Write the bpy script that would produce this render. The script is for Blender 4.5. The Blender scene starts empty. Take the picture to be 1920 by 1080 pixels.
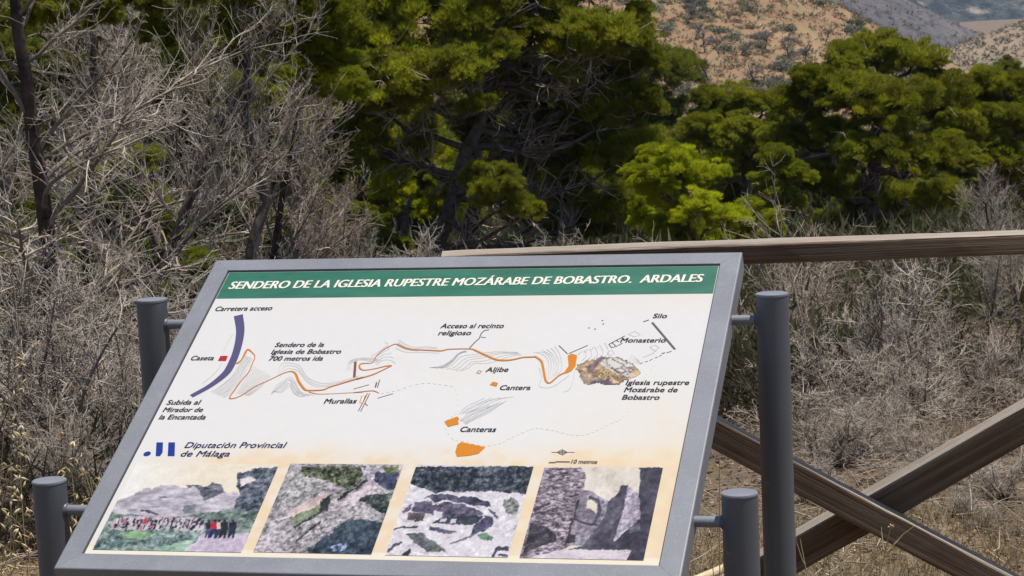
import bpy, bmesh, math, random
import numpy as np
from mathutils import Vector, Matrix, Euler

scene = bpy.context.scene
COL = scene.collection
rng = np.random.default_rng(11)
random.seed(7)
R = math.radians

# ------------------------------------------------------------------ camera
PITCH, ROLL, FPX, EYE = 0.1385950, -0.0466406, 3998.9, 1.65
fwd = np.array([0, math.cos(PITCH), -math.sin(PITCH)])
up0 = np.array([0, math.sin(PITCH), math.cos(PITCH)])
rt0 = np.array([1.0, 0, 0])
cr, sr = math.cos(ROLL), math.sin(ROLL)
rt = cr * rt0 + sr * up0
up = -sr * rt0 + cr * up0
cam_data = bpy.data.cameras.new('camera')
cam = bpy.data.objects.new('camera', cam_data)
COL.objects.link(cam)
cam_data.sensor_width = 36.0
cam_data.lens = FPX / 1920 * 36
cam_data.clip_start = 0.05
cam_data.clip_end = 9000
cam_data.dof.use_dof = True
cam_data.dof.focus_distance = 4.0
cam_data.dof.aperture_fstop = 48.0
cam.matrix_world = Matrix(((rt[0], up[0], -fwd[0], 0), (rt[1], up[1], -fwd[1], 0), (rt[2], up[2], -fwd[2], EYE), (0, 0, 0, 1)))
scene.camera = cam

# ------------------------------------------------------------------ sky, sun, exposure
SUN = Vector((0.27, -0.02, 1.0)).normalized()
world = bpy.data.worlds.new('World')
scene.world = world
world.use_nodes = True
wn = world.node_tree
wn.nodes.clear()
sky = wn.nodes.new('ShaderNodeTexSky')
sky.sky_type = 'NISHITA'
sky.sun_disc = False
sky.sun_elevation = math.asin(SUN.z)
sky.sun_rotation = math.atan2(SUN.x, SUN.y)
sky.altitude = 400
bg = wn.nodes.new('ShaderNodeBackground')
bg.inputs['Strength'].default_value = 0.085
wo = wn.nodes.new('ShaderNodeOutputWorld')
wn.links.new(sky.outputs[0], bg.inputs[0])
wn.links.new(bg.outputs[0], wo.inputs[0])
sd = bpy.data.lights.new('sun', 'SUN')
sd.energy = 4.8
sd.angle = R(0.5)
sd.color = (1.0, 0.95, 0.88)
sun = bpy.data.objects.new('sun', sd)
COL.objects.link(sun)
sun.rotation_euler = (-SUN).to_track_quat('-Z', 'Y').to_euler()
scene.view_settings.view_transform = 'Standard'
scene.view_settings.look = 'None'
scene.view_settings.gamma = 1
scene.view_settings.exposure = 0.38
scene.view_settings.use_curve_mapping = False
scene.cycles.max_bounces = 6
scene.cycles.transparent_max_bounces = 6
scene.cycles.volume_bounces = 0
scene.cycles.use_denoising = True


# ------------------------------------------------------------------ helpers
def at(px, py, Y):
    """world point seen at photo pixel (px, py) at ground distance Y"""
    d = fwd + (px - 960) / FPX * rt - (py - 540) / FPX * up
    k = Y / d[1]
    return np.array([d[0] * k, Y, EYE + d[2] * k])


def lin(c):
    c = np.asarray(c, float) / 255.0
    return np.where(c <= 0.04045, c / 12.92, ((c + 0.055) / 1.055) ** 2.4)


def tag(o, label=None, cat=None, group=None, kind=None):
    if label: o['label'] = label
    if cat: o['category'] = cat
    if group: o['group'] = group
    if kind: o['kind'] = kind
    return o


def empty(name, loc, rz=0.0, label=None, cat=None, group=None):
    o = bpy.data.objects.new(name, None)
    o.empty_display_size = 0.1
    COL.objects.link(o)
    o.location = loc
    o.rotation_euler = (0, 0, rz)
    return tag(o, label, cat, group)


def mesh_np(name, V, F, mat=None, parent=None, cols=None, smooth=False, link=True):
    """V (n,3), F (m,3|4) -> one mesh object"""
    V = np.asarray(V, np.float32)
    F = np.asarray(F, np.int32)
    me = bpy.data.meshes.new(name)
    k = F.shape[1]
    me.vertices.add(len(V))
    me.vertices.foreach_set('co', V.ravel())
    me.loops.add(F.size)
    me.loops.foreach_set('vertex_index', F.ravel())
    me.polygons.add(len(F))
    me.polygons.foreach_set('loop_start', np.arange(0, F.size, k, dtype=np.int32))
    me.polygons.foreach_set('loop_total', np.full(len(F), k, np.int32))
    me.update(calc_edges=True)
    if smooth:
        me.polygons.foreach_set('use_smooth', np.ones(len(F), bool))
    if cols is not None:
        a = me.color_attributes.new('tint', 'FLOAT_COLOR', 'POINT')
        c = np.ones((len(V), 4), np.float32)
        c[:, :3] = cols
        a.data.foreach_set('color', c.ravel())
    if mat: me.materials.append(mat)
    o = bpy.data.objects.new(name, me)
    if link: COL.objects.link(o)
    if parent: o.parent = parent
    return o


def bm_obj(name, bm, mat, parent=None, smooth=False):
    me = bpy.data.meshes.new(name)
    bmesh.ops.recalc_face_normals(bm, faces=bm.faces)
    bm.to_mesh(me)
    bm.free()
    if smooth:
        me.polygons.foreach_set('use_smooth', np.ones(len(me.polygons), bool))
    me.materials.append(mat)
    o = bpy.data.objects.new(name, me)
    COL.objects.link(o)
    if parent: o.parent = parent
    return o


def copy_tree(o, parent=None):
    c = o.copy()
    COL.objects.link(c)
    c.parent = parent
    for ch in list(o.children):
        copy_tree(ch, c)
    return c


class Tubes:
    """collects tapered tubes; builds one mesh"""
    def __init__(s):
        s.P = {}
    def add(s, pts, rad, sides=3):
        s.P.setdefault((len(pts), sides), []).append((pts, rad))
    def arrays(s):
        VV, FF, off = [], [], 0
        for (n, k), lst in s.P.items():
            P = np.array([a for a, _ in lst], float)
            Rr = np.array([b for _, b in lst], float)
            T = np.empty_like(P)
            T[:, 1:-1] = P[:, 2:] - P[:, :-2]
            T[:, 0] = P[:, 1] - P[:, 0]
            T[:, -1] = P[:, -1] - P[:, -2]
            T /= np.linalg.norm(T, axis=2, keepdims=True) + 1e-9
            ref = np.where(np.abs(T[:, :1, 2:3]) > 0.9, np.array([1.0, 0, 0]), np.array([0, 0, 1.0]))
            A = np.cross(T, ref)
            A /= np.linalg.norm(A, axis=2, keepdims=True) + 1e-9
            B = np.cross(T, A)
            ang = np.arange(k) / k * 2 * np.pi
            V = (P[:, :, None] + Rr[:, :, None, None] * (np.cos(ang)[:, None] * A[:, :, None] + np.sin(ang)[:, None] * B[:, :, None]))
            m = len(lst)
            i = np.arange(m)[:, None, None] * n * k
            j = np.arange(n - 1)[None, :, None] * k
            q = np.arange(k)[None, None, :]
            a = i + j + q
            b = i + j + (q + 1) % k
            F = np.stack([a, b, b + k, a + k], -1).reshape(-1, 4) + off
            VV.append(V.reshape(-1, 3))
            FF.append(F)
            off += m * n * k
        return np.concatenate(VV), np.concatenate(FF)
    def build(s, name, mat, parent=None, smooth=True, link=True):
        V, F = s.arrays()
        return mesh_np(name, V, F, mat, parent, smooth=smooth, link=link)


def unit(v):
    return v / (np.linalg.norm(v) + 1e-9)


def path(p0, d, L, n, wob=0.12, bend=(0, 0, 0), g=rng):
    """wandering polyline: n points, length L"""
    pts = [np.array(p0, float)]
    d = unit(np.array(d, float))
    st = L / (n - 1)
    bend = np.array(bend, float)
    for _ in range(n - 1):
        d = unit(d + g.normal(0, wob, 3) + bend / (n - 1))
        pts.append(pts[-1] + d * st)
    return np.array(pts)


def smooth_noise(shape, cells, g):
    h, w = shape
    ch, cw = cells
    r = g.random((ch + 2, cw + 2))
    y = np.linspace(0, ch, h, endpoint=False)[:, None]
    x = np.linspace(0, cw, w, endpoint=False)[None, :]
    yi, xi = y.astype(int), x.astype(int)
    fy, fx = y - yi, x - xi
    fy, fx = fy * fy * (3 - 2 * fy), fx * fx * (3 - 2 * fx)
    return (r[yi, xi] * (1 - fy) * (1 - fx) + r[yi, xi + 1] * (1 - fy) * fx + r[yi + 1, xi] * fy * (1 - fx) + r[yi + 1, xi + 1] * fy * fx)


def fbm(shape, cells, octs, g, gain=0.6):
    out, amp, tot = 0, 1.0, 0
    for _ in range(octs):
        out = out + amp * smooth_noise(shape, cells, g)
        tot += amp
        amp *= gain
        cells = (cells[0] * 2, cells[1] * 2)
    return out / tot


def vnoise2(x, y, seed=0):
    """value noise at arbitrary points"""
    xi, yi = np.floor(x).astype(int), np.floor(y).astype(int)
    fx, fy = x - xi, y - yi
    fx, fy = fx * fx * (3 - 2 * fx), fy * fy * (3 - 2 * fy)
    def h(a, b):
        v = np.sin(a * 127.1 + b * 311.7 + seed * 74.7) * 43758.5453
        return v - np.floor(v)
    return h(xi, yi) * (1 - fx) * (1 - fy) + h(xi + 1, yi) * fx * (1 - fy) + h(xi, yi + 1) * (1 - fx) * fy + h(xi + 1, yi + 1) * fx * fy


# ------------------------------------------------------------------ materials
def new_mat(name):
    m = bpy.data.materials.new(name)
    m.use_nodes = True
    nt = m.node_tree
    b = nt.nodes['Principled BSDF']
    return m, nt, b


def N(nt, typ, **kw):
    n = nt.nodes.new(typ)
    for k, v in kw.items():
        if k in n.inputs: n.inputs[k].default_value = v
        else: setattr(n, k, v)
    return n


def ramp(nt, fac, stops):
    r = nt.nodes.new('ShaderNodeValToRGB')
    els = r.color_ramp.elements
    while len(els) < len(stops): els.new(0.5)
    for e, (p, c) in zip(els, stops):
        e.position = p
        e.color = (*c, 1) if len(c) == 3 else c
    nt.links.new(fac, r.inputs[0])
    return r.outputs[0]


def mixc(nt, fac, a, b, mode='MIX'):
    m = nt.nodes.new('ShaderNodeMix')
    m.data_type = 'RGBA'
    m.blend_type = mode
    for sock, v in ((m.inputs['Factor'], fac), (m.inputs['A'], a), (m.inputs['B'], b)):
        if isinstance(v, (int, float)): sock.default_value = v
        elif isinstance(v, tuple): sock.default_value = (*v, 1)
        else: nt.links.new(v, sock)
    return m.outputs['Result']


def noise(nt, scale, detail=4, rough=0.6, vec=None, coord='Object', stretch=None):
    tc = nt.nodes.new('ShaderNodeTexCoord')
    mp = nt.nodes.new('ShaderNodeMapping')
    if stretch: mp.inputs['Scale'].default_value = stretch
    nt.links.new(tc.outputs[coord], mp.inputs[0])
    n = nt.nodes.new('ShaderNodeTexNoise')
    n.inputs['Scale'].default_value = scale
    n.inputs['Detail'].default_value = detail
    n.inputs['Roughness'].default_value = rough
    nt.links.new(mp.outputs[0], n.inputs['Vector'])
    return n.outputs['Fac']


def bump(nt, b, h, strength=0.3, dist=0.01):
    bp = nt.nodes.new('ShaderNodeBump')
    bp.inputs['Strength'].default_value = strength
    bp.inputs['Distance'].default_value = dist
    nt.links.new(h, bp.inputs['Height'])
    nt.links.new(bp.outputs[0], b.inputs['Normal'])


def leaf_mat(name, gain=1.0, transl=0.35, spec=0.25):
    m, nt, b = new_mat(name)
    at_ = N(nt, 'ShaderNodeAttribute', attribute_name='tint')
    oi = nt.nodes.new('ShaderNodeObjectInfo')
    hs = nt.nodes.new('ShaderNodeHueSaturation')
    mr = N(nt, 'ShaderNodeMapRange')
    mr.inputs['To Min'].default_value = 0.68 * gain
    mr.inputs['To Max'].default_value = 1.25 * gain
    nt.links.new(oi.outputs['Random'], mr.inputs['Value'])
    nt.links.new(mr.outputs[0], hs.inputs['Value'])
    nt.links.new(at_.outputs['Color'], hs.inputs['Color'])
    b.inputs['Roughness'].default_value = 0.6
    b.inputs['Specular IOR Level'].default_value = spec
    nt.links.new(hs.outputs[0], b.inputs['Base Color'])
    tr = nt.nodes.new('ShaderNodeBsdfTranslucent')
    nt.links.new(hs.outputs[0], tr.inputs[0])
    mx = nt.nodes.new('ShaderNodeMixShader')
    mx.inputs[0].default_value = transl
    nt.links.new(b.outputs[0], mx.inputs[1])
    nt.links.new(tr.outputs[0], mx.inputs[2])
    nt.links.new(mx.outputs[0], nt.nodes['Material Output'].inputs[0])
    return m


def bark_mat(name, c1, c2, scale=14, rough=0.9):
    m, nt, b = new_mat(name)
    n = noise(nt, scale, 5, 0.65)
    nt.links.new(ramp(nt, n, [(0.32, c1), (0.68, c2)]), b.inputs['Base Color'])
    b.inputs['Roughness'].default_value = rough
    b.inputs['Specular IOR Level'].default_value = 0.2
    bump(nt, b, n, 0.5, 0.02)
    return m


M = {}
M['needles'] = leaf_mat('pine_needles', gain=1.25, transl=0.5)
M['leaves'] = leaf_mat('scrub_leaves', transl=0.4)
M['straw'] = leaf_mat('straw', transl=0.3)
M['bark'] = bark_mat('pine_bark', (0.035, 0.028, 0.024), (0.13, 0.105, 0.09), 9)
M['dead_bark'] = bark_mat('dead_pine_bark', (0.022, 0.016, 0.013), (0.10, 0.073, 0.057), 12)
M['dead_branch'] = bark_mat('dead_branch', (0.09, 0.068, 0.055), (0.27, 0.225, 0.19), 5)
M['twig'] = bark_mat('bleached_twig', (0.10, 0.078, 0.058), (0.58, 0.505, 0.425), 4.0)
M['twig_warm'] = bark_mat('brown_twig', (0.13, 0.095, 0.07), (0.50, 0.41, 0.335), 3.5)
M['char'] = bark_mat('charred_bark', (0.03, 0.026, 0.025), (0.10, 0.085, 0.08), 1.2)
M['greytwig'] = bark_mat('grey_far_twig', (0.10, 0.09, 0.09), (0.22, 0.20, 0.195), 0.5)

# painted steel
def steel(name, c, rough=0.42, speck=0.5):
    m, nt, b = new_mat(name)
    n1 = noise(nt, 3.5, 5, 0.6)
    base = ramp(nt, n1, [(0.3, tuple(x * 0.86 for x in c)), (0.7, tuple(min(1, x * 1.12) for x in c))])
    n2 = noise(nt, 420, 2, 0.5)
    f = ramp(nt, n2, [(0.60, (0, 0, 0)), (0.72, (speck,) * 3)])
    base = mixc(nt, f, base, tuple(min(1, x * 2.0) for x in c))
    n4 = noise(nt, 9, 6, 0.75, stretch=(1, 1, 0.12))
    f4 = ramp(nt, n4, [(0.50, (0, 0, 0)), (0.72, (0.30,) * 3)])
    base = mixc(nt, f4, base, tuple(min(1, x * 1.6) for x in c))
    n3 = noise(nt, 22, 6, 0.8)
    f3 = ramp(nt, n3, [(0.62, (0, 0, 0)), (0.76, (0.55,) * 3)])
    base = mixc(nt, f3, base, (0.30, 0.27, 0.23))
    nt.links.new(base, b.inputs['Base Color'])
    b.inputs['Roughness'].default_value = rough
    b.inputs['Metallic'].default_value = 0.0
    b.inputs['Specular IOR Level'].default_value = 0.5
    bump(nt, b, n2, 0.15, 0.001)
    return m


M['steel'] = steel('grey_painted_steel', (0.165, 0.17, 0.188))
M['post'] = steel('dark_painted_steel', (0.085, 0.09, 0.10), 0.40, 0.2)

m, nt, b = new_mat('weathered_timber')
oi = nt.nodes.new('ShaderNodeObjectInfo')
nA = noise(nt, 1.0, 6, 0.62, stretch=(0.9, 42, 42))
nB = noise(nt, 1.0, 4, 0.6, stretch=(1.6, 170, 170))
nC = noise(nt, 2.2, 4, 0.6)
c1 = ramp(nt, nA, [(0.30, (0.12, 0.083, 0.06)), (0.48, (0.29, 0.215, 0.158)), (0.66, (0.50, 0.41, 0.32))])
nK = noise(nt, 1.0, 2, 0.5, stretch=(0.9, 95, 95))
c2 = mixc(nt, 1.0, ramp(nt, nB, [(0.40, (0.16, 0.12, 0.09)), (0.52, (1, 1, 1))]), ramp(nt, nK, [(0.35, (0.08, 0.06, 0.05)), (0.41, (1, 1, 1))]), 'MULTIPLY')
c3 = mixc(nt, 0.6, c1, c2, 'MULTIPLY')
gr = ramp(nt, nC, [(0.40, (0, 0, 0)), (0.65, (0.7,) * 3)])
c4 = mixc(nt, gr, c3, (0.38, 0.345, 0.295))
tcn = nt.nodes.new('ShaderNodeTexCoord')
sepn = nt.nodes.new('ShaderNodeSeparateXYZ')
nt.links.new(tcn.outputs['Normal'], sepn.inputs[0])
lit_mask = ramp(nt, sepn.outputs['Z'], [(0.35, (0, 0, 0)), (0.85, (1,) * 3)])  # upward faces, where sunlight is painted into the wood colour
brown = mixc(nt, 1.0, c4, (0.50, 0.405, 0.33), 'MULTIPLY')  # shade painted into the brown of fronts and undersides
bleach_lit = mixc(nt, 0.45, c4, (0.40, 0.35, 0.285))  # tops: grey bleaching plus painted sunlight
c4 = mixc(nt, lit_mask, brown, bleach_lit)
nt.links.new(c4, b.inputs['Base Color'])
b.inputs['Roughness'].default_value = 0.85
b.inputs['Specular IOR Level'].default_value = 0.2
bump(nt, b, nB, 1.0, 0.012)
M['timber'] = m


def print_mat(name, rough=0.35):
    m, nt, b = new_mat(name)
    a = N(nt, 'ShaderNodeAttribute', attribute_name='tint')
    nt.links.new(a.outputs['Color'], b.inputs['Base Color'])
    b.inputs['Roughness'].default_value = rough
    b.inputs['Specular IOR Level'].default_value = 0.35
    return m


M['print'] = print_mat('printed_board')


def ink(name, rgb, k=1.0):
    m, nt, b = new_mat(name)
    b.inputs['Base Color'].default_value = (*(lin(rgb) * k), 1)
    b.inputs['Roughness'].default_value = 0.4
    b.inputs['Specular IOR Level'].default_value = 0.35
    return m


M['ink_black'] = ink('ink_black', (28, 28, 34))
M['ink_grey'] = ink('ink_grey', (196, 196, 200), 0.66)
M['ink_dark'] = ink('ink_dark_grey', (78, 74, 74))
M['ink_orange'] = ink('ink_orange', (212, 128, 10), 0.66)
M['ink_pale'] = ink('ink_pale_brown', (205, 190, 178))
M['ink_violet'] = ink('ink_violet', (84, 80, 120), 0.66)
M['ink_blue'] = ink('ink_blue', (22, 52, 140), 0.66)
M['ink_navy'] = ink('ink_navy', (26, 34, 92), 0.66)
M['ink_red'] = ink('ink_red', (186, 10, 26), 0.66)
M['ink_brown'] = ink('ink_brown', (120, 82, 66), 0.66)
M['ink_cream'] = ink('ink_cream', (244, 240, 222), 0.66)
m, nt, b = new_mat('green_banner')
n1 = noise(nt, 9, 5, 0.6, stretch=(1, 3, 1))
nt.links.new(ramp(nt, n1, [(0.35, tuple(lin((28, 84, 66)))), (0.7, tuple(lin((40, 100, 80))))]), b.inputs['Base Color'])
b.inputs['Roughness'].default_value = 0.4
M['banner'] = m
m, nt, b = new_mat('dark_gap')
b.inputs['Base Color'].default_value = (0.02, 0.02, 0.022, 1)
M['gap'] = m

# near ground: pale dry earth with litter
m, nt, b = new_mat('dry_earth')
n1 = noise(nt, 0.9, 8, 0.65)
n2 = noise(nt, 14, 6, 0.7)
n3 = noise(nt, 0.12, 5, 0.6)
c1 = ramp(nt, n1, [(0.32, (0.08, 0.05, 0.028)), (0.50, (0.19, 0.125, 0.07)), (0.68, (0.31, 0.21, 0.12))])
c2 = ramp(nt, n2, [(0.35, (0.35, 0.33, 0.31)), (0.62, (1.05, 1.0, 0.95))])
c3 = mixc(nt, 0.8, c1, c2, 'MULTIPLY')
f = ramp(nt, n3, [(0.45, (0, 0, 0)), (0.62, (0.6,) * 3)])
c4 = mixc(nt, f, c3, (0.13, 0.125, 0.065))
nt.links.new(c4, b.inputs['Base Color'])
b.inputs['Roughness'].default_value = 0.95
bump(nt, b, n2, 0.9, 0.05)
M['earth'] = m


def hill_mat(name, stops, scale, s2, soil2, k2=(0.48, 0.62), bs=0.35, bd=0.6):
    m, nt, b = new_mat(name)
    n1 = noise(nt, scale, 8, 0.68)
    n2 = noise(nt, s2, 6, 0.72)
    c = ramp(nt, n1, stops)
    f = ramp(nt, n2, [(k2[0], (0, 0, 0)), (k2[1], (0.75,) * 3)])
    c = mixc(nt, f, c, soil2)
    nt.links.new(c, b.inputs['Base Color'])
    b.inputs['Roughness'].default_value = 0.95
    b.inputs['Specular IOR Level'].default_value = 0.1
    bump(nt, b, n2, bs, bd)
    return m


M['hill'] = hill_mat('tan_hillside', [(0.30, (0.175, 0.10, 0.055)), (0.5, (0.235, 0.138, 0.074)), (0.7, (0.28, 0.185, 0.108))], 0.09, 0.55, (0.175, 0.16, 0.09))
M['ridge_grey'] = hill_mat('grey_ridge', [(0.30, (0.11, 0.10, 0.105)), (0.52, (0.155, 0.142, 0.145)), (0.70, (0.23, 0.185, 0.155))], 0.014, 0.16, (0.085, 0.082, 0.075), (0.42, 0.60), 1.0, 4)
M['ridge_tan'] = hill_mat('tan_ridge', [(0.30, (0.16, 0.12, 0.085)), (0.5, (0.23, 0.17, 0.12)), (0.7, (0.29, 0.22, 0.155))], 0.03, 0.22, (0.16, 0.165, 0.10))
M['mountain'] = hill_mat('wooded_mountain', [(0.36, (0.04, 0.055, 0.045)), (0.54, (0.11, 0.115, 0.09)), (0.62, (0.42, 0.33, 0.26))], 0.009, 0.06, (0.02, 0.032, 0.026), (0.44, 0.56), 1.0, 10)

# ------------------------------------------------------------------ terrain
GY = [-400, 5.5, 8, 14, 30, 50, 80, 130, 200, 250, 300, 400, 700, 6000]
GZ = [0.0, 0.0, -0.16, -0.85, -2.9, -5.2, -8.6, -14.5, -18, -18, -20, -26, -36, -60]


def gz(x, y):
    x = np.asarray(x, float)
    y = np.asarray(y, float)
    z = np.interp(y, GY, GZ)
    amp = np.clip((y - 5.5) / 20, 0, 1)
    z = z + amp * (0.5 * (vnoise2(x * 0.22, y * 0.22, 3) - 0.5) + 0.16 * (vnoise2(x * 0.9, y * 0.9, 5) - 0.5))
    z = z + 0.03 * (vnoise2(x * 3, y * 3, 8) - 0.5) * np.clip((y - 4.8) * 2, 0.15, 1)
    return z


def grid_mesh(name, X, Y, Z, mat, smooth=True, cols=None):
    h, w = X.shape
    V = np.stack([X, Y, Z], -1).reshape(-1, 3)
    i = np.arange(h - 1)[:, None] * w + np.arange(w - 1)[None, :]
    F = np.stack([i, i + 1, i + w + 1, i + w], -1).reshape(-1, 4)
    return mesh_np(name, V, F, mat, smooth=smooth, cols=cols)


ys = np.concatenate([np.linspace(-60, 4, 14), np.linspace(4.2, 18, 130), np.geomspace(18.3, 5000, 120)])
us = np.linspace(-1, 1, 161)
YY = np.repeat(ys[:, None], len(us), 1)
half = np.interp(ys, [-60, 4, 12, 60, 5000], [60, 8, 9, 40, 4200])
XX = half[:, None] * (np.sign(us) * np.abs(us) ** 1.3)[None, :]
ground = grid_mesh('ground', XX, YY, gz(XX, YY), M['earth'])
tag(ground, 'dry brown slope with litter and dry grass falling away behind the fence', kind='structure')


def ridge(name, mat, label, Yc, prof, front, depth, slope, rough, nscale, nx=240, ny=90):
    """crest profile through photo directions prof [(px,py)...] at distance Yc; the face slopes down towards us"""
    P = np.array([at(px, py, Yc) for px, py in prof])
    x0, x1 = P[0, 0], P[-1, 0]
    xs = np.linspace(x0, x1, nx)
    crest = np.interp(xs, P[:, 0], P[:, 2])
    k = np.ones(7) / 7
    crest = np.convolve(np.pad(crest, 3, mode='edge'), k, 'valid')
    t = np.concatenate([np.linspace(-depth, 0, ny), np.linspace(0, depth * 0.6, 16)[1:]])
    X = np.repeat(xs[None], len(t), 0)
    T = np.repeat(t[:, None], nx, 1)
    fall = np.where(T < 0, -T * slope, T * slope * 1.2)
    fall = np.where(np.abs(T) < depth * 0.08, fall * np.abs(T) / (depth * 0.08), fall)
    Z = crest[None] - fall
    ns = (fall / (fall + 0.03 * depth))
    Yw = Yc + T
    Z = Z + rough * ns * (vnoise2(X / nscale, Yw / nscale, 2) - 0.5) * 2 + rough * 0.4 * ns * (vnoise2(X / nscale * 3.1, Yw / nscale * 3.1, 4) - 0.5) * 2
    o = grid_mesh(name, X, Yw, Z, mat)
    tag(o, label, kind='structure')
    return (xs, crest, Yc, slope, depth, rough, nscale)


def ridge_z(rd, x, y):
    xs, crest, Yc, slope, depth, rough, nscale = rd
    T = y - Yc
    c = np.interp(x, xs, crest)
    fall = np.where(T < 0, -T * slope, T * slope * 1.2)
    fall = np.where(np.abs(T) < depth * 0.08, fall * np.abs(T) / (depth * 0.08), fall)
    ns = fall / (fall + 0.03 * depth)
    return c - fall + rough * ns * (vnoise2(x / nscale, y / nscale, 2) - 0.5) * 2 + rough * 0.4 * ns * (vnoise2(x / nscale * 3.1, y / nscale * 3.1, 4) - 0.5) * 2


HILL = ridge('hillside', M['hill'], 'dry tan hillside dotted with shrubs rising beyond the pines', 320,
             [(-2500, -60), (0, -110), (900, -120), (1300, -95), (1440, -58), (1545, 0), (1600, 24), (1650, 52), (1700, 80), (1760, 108), (1850, 150), (2100, 250), (2700, 420)],
             0, 110, 0.30, 0.9, 16)
RTAN = ridge('tan_ridge', M['ridge_tan'], 'low tan ridge with terraces at the right edge below the blue mountain', 520,
             [(1300, 260), (1600, 175), (1700, 125), (1755, 100), (1800, 84), (1835, 72), (1870, 58), (1905, 48), (1960, 40), (2200, 10), (2900, -40)],
             0, 190, 0.22, 1.3, 30)
RGREY = ridge('grey_ridge', M['ridge_grey'], 'long grey lavender slope behind the tan hillside', 900,
              [(-3000, -500), (900, -260), (1400, -130), (1600, -50), (1690, -4), (1740, 20), (1790, 44), (1840, 66), (1900, 92), (2100, 170), (2900, 400)],
              0, 330, 0.30, 3.5, 60)
RMTN = ridge('mountain', M['mountain'], 'blue wooded mountain at the top right behind every ridge', 2100,
             [(-5000, -300), (0, -420), (1200, -340), (1800, -240), (2400, -300), (5000, -200)],
             0, 1100, 0.42, 20, 190)

# ------------------------------------------------------------------ information board
BO = np.array([-0.75536396, 3.56876537, 0.72578183])
UX = np.array([0.96898305, -0.24712719, 0.0])
UY = np.array([0.21960863, 0.8610831, 0.45859345])
UN = np.cross(UX, UY)
BH = 0.838
board = empty('information_board', (BO[0] + 0.5 * UX[0], BO[1] + 0.5 * UX[1] + 0.35, 0.0), 0,
              'tilted grey steel framed trail map board with green title band in the foreground', 'information board')
# local board frame
bm4 = Matrix(((UX[0], UY[0], UN[0], BO[0]), (UX[1], UY[1], UN[1], BO[1]), (UX[2], UY[2], UN[2], BO[2]), (0, 0, 0, 1)))


def on_board(o):
    o.parent = board
    o.matrix_parent_inverse = Matrix.Identity(4)
    o.matrix_basis = Matrix.Translation(board.location).inverted() @ bm4
    return o


def UV(px, py):
    """traced artwork coordinate -> board coordinate in metres (u right, v up the slope)"""
    d = fwd + (px - 960) / FPX * rt - (py - 540) / FPX * up
    o = np.array([0, 0, EYE])
    t = ((BO - o) @ UN) / (d @ UN)
    p = o + d * t - BO
    return np.array([p @ UX, p @ UY])


# frame: four mitred square tubes
FW, FT, G = 0.0405, 0.042, 0.0025
outer = [(-FW, -FW), (1 + FW, -FW), (1 + FW, BH + FW), (-FW, BH + FW)]
inner = [(-G, -G), (1 + G, -G), (1 + G, BH + G), (-G, BH + G)]
for k in range(4):
    k2 = (k + 1) % 4
    bm = bmesh.new()
    top, bot = 0.004, -FT
    vs = []
    dv = np.array(outer[k2]) - np.array(outer[k])
    dv = dv / np.linalg.norm(dv) * 0.0002
    for z in (bot, top):
        vs.append([bm.verts.new((q[0], q[1], z)) for q in (np.array(outer[k]) + dv, np.array(outer[k2]) - dv, np.array(inner[k2]) - dv, np.array(inner[k]) + dv)])
    b0, t0 = vs
    bm.faces.new(t0)
    bm.faces.new(b0[::-1])
    for i in range(4):
        j = (i + 1) % 4
        bm.faces.new((b0[i], b0[j], t0[j], t0[i]))
    es = [e for e in bm.edges if abs(e.verts[0].co.z - e.verts[1].co.z) < 1e-6 and ((e.verts[0] in vs[0][:2] and e.verts[1] in vs[0][:2]) or (e.verts[0] in vs[1][:2] and e.verts[1] in vs[1][:2]))]
    bmesh.ops.bevel(bm, geom=es, offset=0.003, segments=3, affect='EDGES', profile=0.5)
    on_board(bm_obj('frame_bar', bm, M['steel']))
bm = bmesh.new()
bmesh.ops.create_cube(bm, size=1)
for v in bm.verts:
    v.co = Vector(((v.co.x + 0.5) * (1 + 0.002) - 0.001, (v.co.y + 0.5) * (BH + 0.002) - 0.001, -0.004 - (0.5 - v.co.z) * 0.012))
on_board(bm_obj('backing_plate', bm, M['gap']))

# printed sheet with faded cream cloudiness
nx, ny = 190, 160
g = np.random.default_rng(5)
uu, vv = np.meshgrid(np.linspace(0, 1, nx), np.linspace(0, BH, ny))
base = lin((233, 231, 228))
cream = lin((240, 220, 186))
warm = lin((236, 206, 168))
F1 = fbm((ny, nx), (5, 6), 5, g)
F2 = fbm((ny, nx), (30, 36), 3, g)
band = np.clip((0.315 - vv) / 0.07, 0, 1) * np.clip(0.25 + uu * 2.2, 0, 1)
band = band * (0.75 + 0.9 * (F1 - 0.5) + 1.0 * (F2 - 0.5))
topc = np.clip((vv - (BH - 0.16)) / 0.09, 0, 1) * np.clip(uu * 2.4, 0, 1) * (0.15 + 0.9 * F1) * 0.6
rightc = np.clip((uu - 0.72) / 0.1, 0, 1) * np.clip((0.52 - vv) / 0.25, 0, 1) * 0.55 * F1
blot = np.clip(F1 - 0.62, 0, 1) * 1.2
a = np.clip(band + topc + rightc + blot, 0, 0.95)[..., None]
colr = base * (1 - a) + cream * a
a2 = np.clip(band - 0.45 + 1.2 * (F2 - 0.5), 0, 0.6)[..., None] * 0.8
colr = colr * (1 - a2) + warm * a2
low = np.clip((0.020 - vv) / 0.004, 0, 1)[..., None] * 0.75
colr = colr * (1 - low) + lin((246, 238, 216)) * low
colr = colr * 0.585
colr *= (1 + 0.03 * (fbm((ny, nx), (60, 70), 2, g) - 0.5))[..., None]
i = np.arange(ny - 1)[:, None] * nx + np.arange(nx - 1)[None, :]
Fq = np.stack([i, i + 1, i + nx + 1, i + nx], -1).reshape(-1, 4)
on_board(mesh_np('printed_sheet', np.stack([uu, vv, 0 * uu], -1).reshape(-1, 3), Fq, M['print'], cols=colr.reshape(-1, 3)))


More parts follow.
